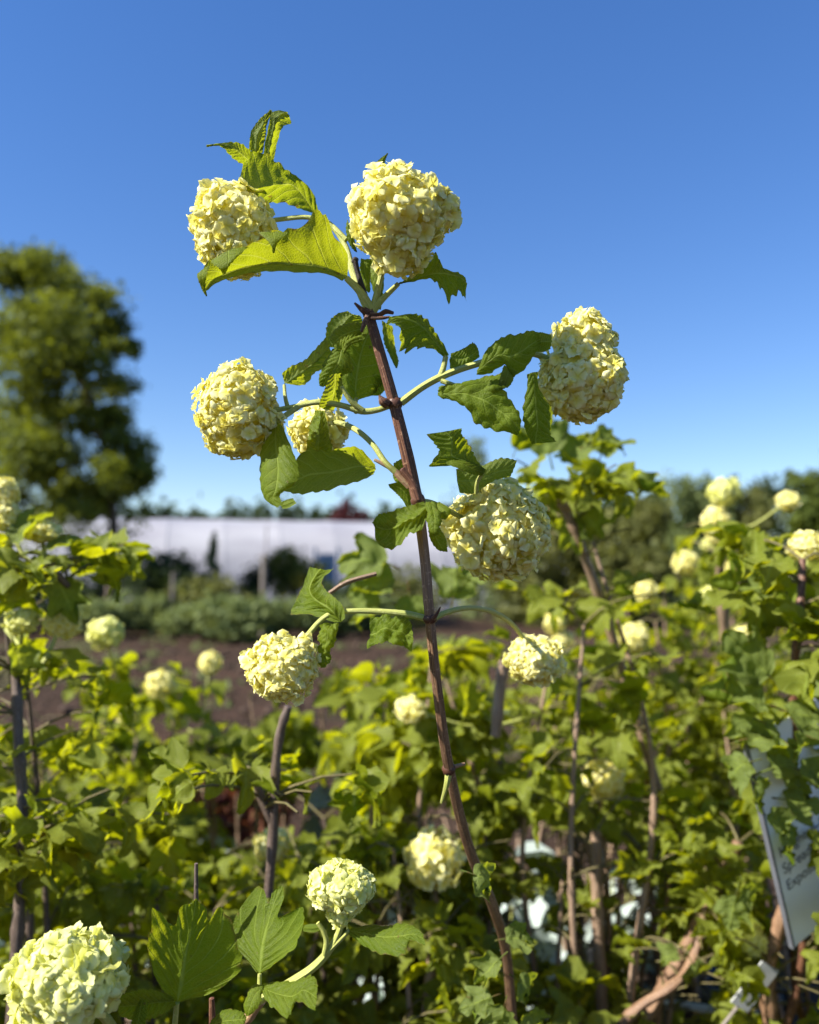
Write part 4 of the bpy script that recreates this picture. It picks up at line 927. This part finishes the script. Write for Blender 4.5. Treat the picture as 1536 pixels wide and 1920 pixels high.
# 12 dark leaves before the right ball
leaf([(893, 702, 0, 895, 698, 2, 900, 692, 0), (920, 700, 4, 913, 680, 10, 908, 664, 0), (946, 684, 6, 936, 665, 12, 925, 644, -2), (962, 706, 8, 956, 668, 12, 946, 631, -4), (985, 690, 4, 979, 658, 10, 971, 627, -6), (1005, 662, 0, 999, 644, 4, 993, 620, -4), (1013, 645, 0, 1013, 636, 0, 1009, 625, 0)],
     [(945, 684, 8, 955, 690, 8, 966, 696, 4), (938, 705, 8, 950, 708, 10, 962, 712, 6), (935, 725, 6, 942, 728, 6, 952, 726, 4)], d=.535, tilt=(-0.1, 0.25), seed=21, bow=.08, crumple=.001)
leaf([(1003, 622, 0, 1006, 640, 4, 1006, 660, 0), (1020, 624, 2, 1022, 641, 8, 1020, 660, 2), (1035, 628, 0, 1036, 640, 4, 1033, 654, 0)], d=.538, tilt=(-0.4, 0.4), seed=22, nu=24)
leaf([(820, 742, 0, 822, 735, 0, 825, 728, 0), (845, 752, 6, 843, 738, 14, 846, 722, 4), (873, 760, 8, 872, 738, 18, 878, 714, 0), (889, 787, 4, 905, 750, 16, 921, 718, -4), (918, 804, 0, 930, 765, 12, 946, 735, -4), (953, 812, 0, 956, 786, 8, 967, 764, -4), (972, 821, 0, 975, 808, 0, 978, 788, 0)],
     [(882, 738, 10, 890, 722, 10, 893, 710, 4), (914, 740, 12, 918, 722, 12, 921, 704, 2), (946, 728, 6, 951, 716, 6, 959, 698, 2)], d=.547, pet=[(828, 714, .549), (850, 722, .546), (876, 730, .543)], pr=(4, 5), tilt=(0.2, -0.1), seed=23, crumple=.0026, cscale=110, bow=.18)
leaf([(988, 702, 0, 999, 698, 2, 1008, 697, 0), (989, 722, 2, 1002, 725, 8, 1011, 728, 0), (981, 765, 2, 1005, 766, 12, 1034, 765, -2), (983, 797, 2, 1008, 798, 12, 1034, 796, 0), (992, 822, 2, 1005, 817, 6, 1032, 814, 2), (998, 833, 0, 1004, 831, 2, 1044, 828, 2)], d=.533, tilt=(-0.15, 0.2), seed=24, bow=.06, ta=.14)
# 15-16 dark leaves above the lower right ball
leaf([(900, 892, 0, 905, 886, 0, 909, 882, 0), (868, 873, 4, 885, 868, 6, 894, 861, -4), (808, 874, 6, 850, 856, 8, 886, 845, -6), (823, 848, 4, 848, 836, 8, 875, 825, -4), (818, 836, 2, 846, 821, 6, 866, 815, -2), (800, 814, 0, 835, 809, 2, 866, 803, -2)],
     [(834, 869, 10, 840, 865, 8, 846, 861, 4), (860, 879, 20, 865, 870, 14, 872, 864, 4), (885, 889, 18, 890, 880, 14, 896, 871, 4), (905, 892, 6, 908, 886, 4, 912, 880, 0)], d=.543, tilt=(-0.1, 0.25), seed=25, bow=.05, crumple=.001, pet=[(893, 925, .55), (895, 905, .546), (905, 886, .543)], pr=(4, 4))
leaf([(862, 924, 0, 857, 902, 0, 855, 880, 0), (890, 924, 4, 893, 900, 8, 900, 874, 0), (925, 902, 2, 936, 884, 8, 939, 859, 0), (956, 894, 0, 963, 880, 4, 969, 863, 0)], d=.562, tilt=(-0.2, 0.2), seed=26, nu=36)
leaf([(728, 908, 0, 729, 911, 0, 731, 914, 0), (752, 904, 0, 748, 914, 4, 742, 924, 0), (770, 918, 0, 764, 930, 4, 755, 938, 0), (772, 950, 0, 766, 952, 0, 762, 950, 0)], d=.57, seed=27, nu=24)
# 18 crinkled leaves at the node in the middle
leaf([(806, 962, 0, 800, 950, 2, 795, 940, 0), (787, 994, 8, 782, 968, 18, 775, 946, 2), (765, 1003, 8, 760, 976, 20, 752, 952, 4), (740, 1027, 4, 735, 990, 10, 728, 961, 0), (712, 1022, 0, 712, 990, 4, 710, 965, 0), (700, 985, 0, 699, 980, 0, 701, 974, 0)],
     [(800, 943, 4, 808, 942, 4, 815, 945, 2), (803, 970, 16, 815, 970, 20, 827, 965, 10), (805, 995, 14, 815, 996, 16, 826, 985, 8), (812, 1005, 8, 816, 1005, 8, 821, 1000, 6)], d=.540, tilt=(0.45, -0.45), seed=28, quilt=.0020, crumple=.0016, cscale=130, bow=.22)
leaf([(803, 985, 0, 810, 984, 0, 818, 983, 0), (806, 1008, 0, 818, 1008, 6, 834, 1005, 0), (820, 1030, 0, 830, 1028, 4, 838, 1025, 0), (838, 1035, 0, 839, 1035, 0, 840, 1034, 0)], d=.552, seed=29, nu=24, crumple=.001)
leaf([(815, 950, 0, 818, 945, 2, 824, 940, 0), (822, 968, 0, 832, 960, 6, 842, 952, 0), (835, 975, 0, 840, 970, 2, 846, 962, 0)], d=.546, tilt=(0.5, -0.4), seed=30, nu=24, crumple=.001)
leaf([(738, 868, 0, 748, 866, 4, 762, 864, 0), (735, 885, 0, 752, 884, 10, 770, 884, 0), (745, 905, 0, 756, 906, 4, 766, 902, 0)], d=.565, tilt=(0.3, -0.3), seed=31, nu=30, crumple=.003, cscale=160)
# leaves at the left balls
leaf([(508, 800, 0, 517, 791, 0, 530, 800, 0), (491, 836, 6, 518, 836, 18, 549, 846, 4), (488, 876, 6, 522, 880, 20, 560, 880, 2), (489, 912, 6, 518, 916, 18, 554, 906, 4), (498, 937, 4, 512, 934, 12, 526, 926, 6), (520, 952, 2, 524, 950, 4, 530, 945, 4)],
     [(522, 944, 4, 526, 948, 6, 530, 954, 4), (540, 936, 4, 541, 943, 6, 542, 952, 4), (549, 934, 4, 552, 938, 4, 556, 944, 4)], d=.532, pet=[(560, 762, .546), (540, 776, .54), (518, 792, .532)], pr=(5, 6), tilt=(0.7, -0.5), seed=32, quilt=.0011, bow=.14, ta=.07)
leaf([(700, 889, 0, 704, 880, 0, 703, 871, 0), (680, 900, 10, 680, 875, 6, 680, 845, 18), (650, 908, 14, 650, 880, 4, 655, 838, 24), (615, 918, 16, 615, 887, 4, 615, 847, 26), (580, 924, 16, 582, 890, 6, 580, 842, 24), (556, 926, 14, 557, 900, 8, 557, 862, 18), (528, 918, 8, 530, 900, 6, 534, 880, 10), (512, 905, 4, 512, 900, 4, 513, 895, 4)], d=.56, tilt=(-0.4, 0.3), seed=33, bow=.08, crumple=.0012)
leaf([(575, 850, 0, 595, 850, 6, 622, 850, 0), (576, 825, 4, 598, 825, 16, 620, 828, 2), (582, 795, 4, 600, 795, 14, 614, 795, 2), (592, 770, 2, 600, 768, 4, 608, 770, 2)], d=.562, tilt=(0.5, -0.3), seed=34, nu=36, crumple=.002, cscale=130)
# lower left crumpled leaves
leaf([(626, 1167, 0, 638, 1167, 0, 646, 1158, 0), (585, 1153, 8, 620, 1142, 18, 642, 1135, 2), (546, 1152, 8, 590, 1122, 22, 624, 1117, 2), (556, 1125, 6, 580, 1105, 16, 609, 1104, 0), (569, 1096, 2, 588, 1085, 10, 606, 1087, 0), (581, 1062, 0, 601, 1066, 2, 624, 1064, 0)], d=.543, tilt=(0.6, -0.6), seed=35, crumple=.0014, bow=.15, ta=.06)
leaf([(600, 1172, 0, 620, 1168, 4, 637, 1168, 0), (597, 1196, 4, 612, 1200, 14, 631, 1195, 2), (598, 1226, 4, 608, 1230, 10, 623, 1222, 2), (600, 1252, 0, 609, 1253, 2, 618, 1240, 0)], d=.54, tilt=(0.3, -0.3), seed=36, nu=36, crumple=.0035, cscale=150)
leaf([(692, 1216, 0, 694, 1190, 2, 700, 1159, 0), (714, 1203, 12, 717, 1180, 18, 722, 1155, 2), (745, 1206, 16, 746, 1182, 22, 748, 1157, 4), (772, 1223, 6, 774, 1195, 8, 773, 1170, 0)], d=.543, tilt=(0.3, -0.4), seed=37, nu=40, crumple=.0042, cscale=150)

# ------------------------------------------------------------------ the low near shoot at the bottom left
fb = at(440, 1920, .56); fb.z = 0
front = thing('snowball_bush', 'low near snowball bush with two big flat leaves between two lemon balls', 'shrub', fb, GRP)
def fshoot(pts, r, mat='shoot', name='flower_stalk'):
    b = MB(); px_tube(b, pts, r, sides=14, ridges=.04); return link(name, b.mesh(name, M[mat], tuple(fb)), front, (0, 0, 0))
flower_head(front, fb, 130, 1832, .49, 112, 84, 170, 75, 'petal_lime', 34, 11, lumps=((-50, 60, 62, 40),))
flower_head(front, fb, 640, 1664, .53, 66, 46, 120, 60, 'petal_lime', 20, 12, lumps=((0, 45, 24, 14),))
fshoot([(480, 1880, .535), (545, 1842, .535), (590, 1812, .535), (622, 1775, .535), (640, 1735, .535), (645, 1690, .535)], [8, 8, 8, 7, 6, 6])
fshoot([(608, 1790, .533), (612, 1765, .533), (606, 1745, .533), (596, 1730, .533)], [5, 5, 4.5, 4])
fshoot([(490, 1876, .54), (470, 1905, .55), (450, 1960, .56), (430, 2300, .60)], [9, 9, 10, 10], 'shoot_red')
fshoot([(130, 1850, .50), (180, 1890, .50), (225, 1950, .52), (330, 2150, .56)], [9, 9, 9, 9])
FK = dict(parent=front, b0=fb)
leaf([(325, 1878, 0, 332, 1881, 0, 346, 1877, 0), (300, 1850, 12, 335, 1866, 6, 396, 1862, 8), (284, 1810, 26, 338, 1850, 14, 444, 1828, 14), (277, 1768, 38, 341, 1832, 20, 452, 1796, 22), (283, 1738, 46, 344, 1815, 28, 441, 1754, 34), (290, 1704, 54, 347, 1798, 32, 416, 1702, 46), (326, 1736, 44, 355, 1762, 38, 390, 1727, 40), (338, 1702, 52, 363, 1722, 50, 388, 1706, 48), (362, 1690, 56, 368, 1684, 58, 373, 1690, 54)], d=.525, pet=[(330, 1980, .54), (328, 1930, .53), (332, 1880, .525)], pr=(5, 6), teeth=8, ta=.07, crumple=.0014, bow=.06, seed=41, nu=80, nv=30, **FK)
leaf([(479, 1822, 0, 487, 1826, 0, 496, 1821, 0), (459, 1796, -14, 488, 1813, -2, 526, 1800, 10), (436, 1762, -30, 489, 1797, -4, 552, 1776, 16), (439, 1724, -40, 491, 1780, -8, 565, 1742, 14), (486, 1662, -46, 494, 1762, -12, 566, 1702, 8), (503, 1692, -40, 504, 1722, -24, 523, 1718, -10), (511, 1674, -40, 515, 1690, -30, 530, 1690, -22), (522, 1664, -38, 526, 1659, -38, 530, 1664, -34)], d=.545, pet=[(482, 1880, .54), (486, 1850, .543), (487, 1826, .545)], pr=(4, 5), teeth=7, ta=.06, bow=.08, crumple=.0010, tilt=(0.3, -0.3), seed=42, nu=80, nv=30, **FK)
leaf([(650, 1749, 0, 655, 1745, 0, 660, 1740, 0), (684, 1774, 4, 690, 1752, 8, 696, 1734, -4), (715, 1789, 6, 721, 1757, 8, 726, 1736, -6), (757, 1790, 6, 752, 1755, 6, 750, 1731, -6), (768, 1764, 4, 776, 1752, 4, 776, 1737, -4), (798, 1773, 0, 796, 1762, 0, 794, 1751, 0)], d=.535, pet=[(612, 1788, .534), (632, 1768, .534), (655, 1745, .535)], pr=(4, 5.5), quilt=.0013, tilt=(0.6, -0.7), seed=43, **FK)
leaf([(490, 1857, 0, 491, 1851, 0, 494, 1844, 0), (505, 1884, 8, 515, 1862, 4, 521, 1841, -6), (541, 1906, 12, 547, 1868, 6, 560, 1838, -6), (556, 1878, 8, 570, 1857, 6, 586, 1829, -4), (592, 1895, 4, 595, 1872, 2, 597, 1848, 0)],
     [(494, 1846, 2, 492, 1852, 4, 489, 1858, 4), (472, 1850, 8, 478, 1866, 10, 490, 1878, 6), (458, 1884, 10, 468, 1890, 12, 478, 1896, 6), (462, 1905, 6, 464, 1905, 6, 468, 1904, 6)], d=.525, ta=.25, teeth=6, tilt=(0.5, -0.6), seed=44, bow=.12, **FK)
leaf([(330, 1885, 0, 328, 1878, 0, 322, 1868, -4), (300, 1905, 6, 292, 1880, 8, 285, 1856, -6), (262, 1915, 6, 258, 1885, 8, 250, 1858, -6), (222, 1905, 4, 220, 1888, 4, 222, 1870, -2)], d=.52, seed=45, bow=.12, **FK)
leaf([(262, 1878, 0, 268, 1872, 2, 278, 1874, 0), (250, 1900, 4, 262, 1900, 6, 276, 1900, 2), (244, 1935, 2, 256, 1940, 2, 270, 1936, 0)], d=.51, seed=46, **FK)
leaf([(388, 1935, 0, 392, 1925, 0, 398, 1912, 0), (412, 1940, 2, 418, 1915, 6, 422, 1893, -2), (450, 1930, 2, 452, 1912, 4, 452, 1896, -2), (462, 1912, 0, 462, 1910, 0, 462, 1906, 0)], d=.515, tilt=(0.5, -0.8), seed=47, **FK)
leaf([(604, 1742, 0, 603, 1738, 0, 600, 1733, 0), (588, 1748, 2, 586, 1740, 4, 584, 1732, 0), (568, 1746, 0, 568, 1740, 0, 570, 1735, 0)], d=.535, tilt=(0.5, -0.6), seed=48, nu=24, **FK)
b = MB(); px_tube(b, [(398, 1990, .55), (398, 1900, .55), (397, 1872, .55)], [6, 6, 5], sides=10); link('red_stem', b.mesh('red_stem', M['bark'], tuple(fb)), front, (0, 0, 0))
b = MB(); px_tube(b, [(368, 1760, .56), (368, 1680, .56), (368, 1619, .56)], [5, 4.5, 3.5], sides=8); link('dead_twig', b.mesh('dead_twig', M['bark_grey'], tuple(fb)), front, (0, 0, 0))
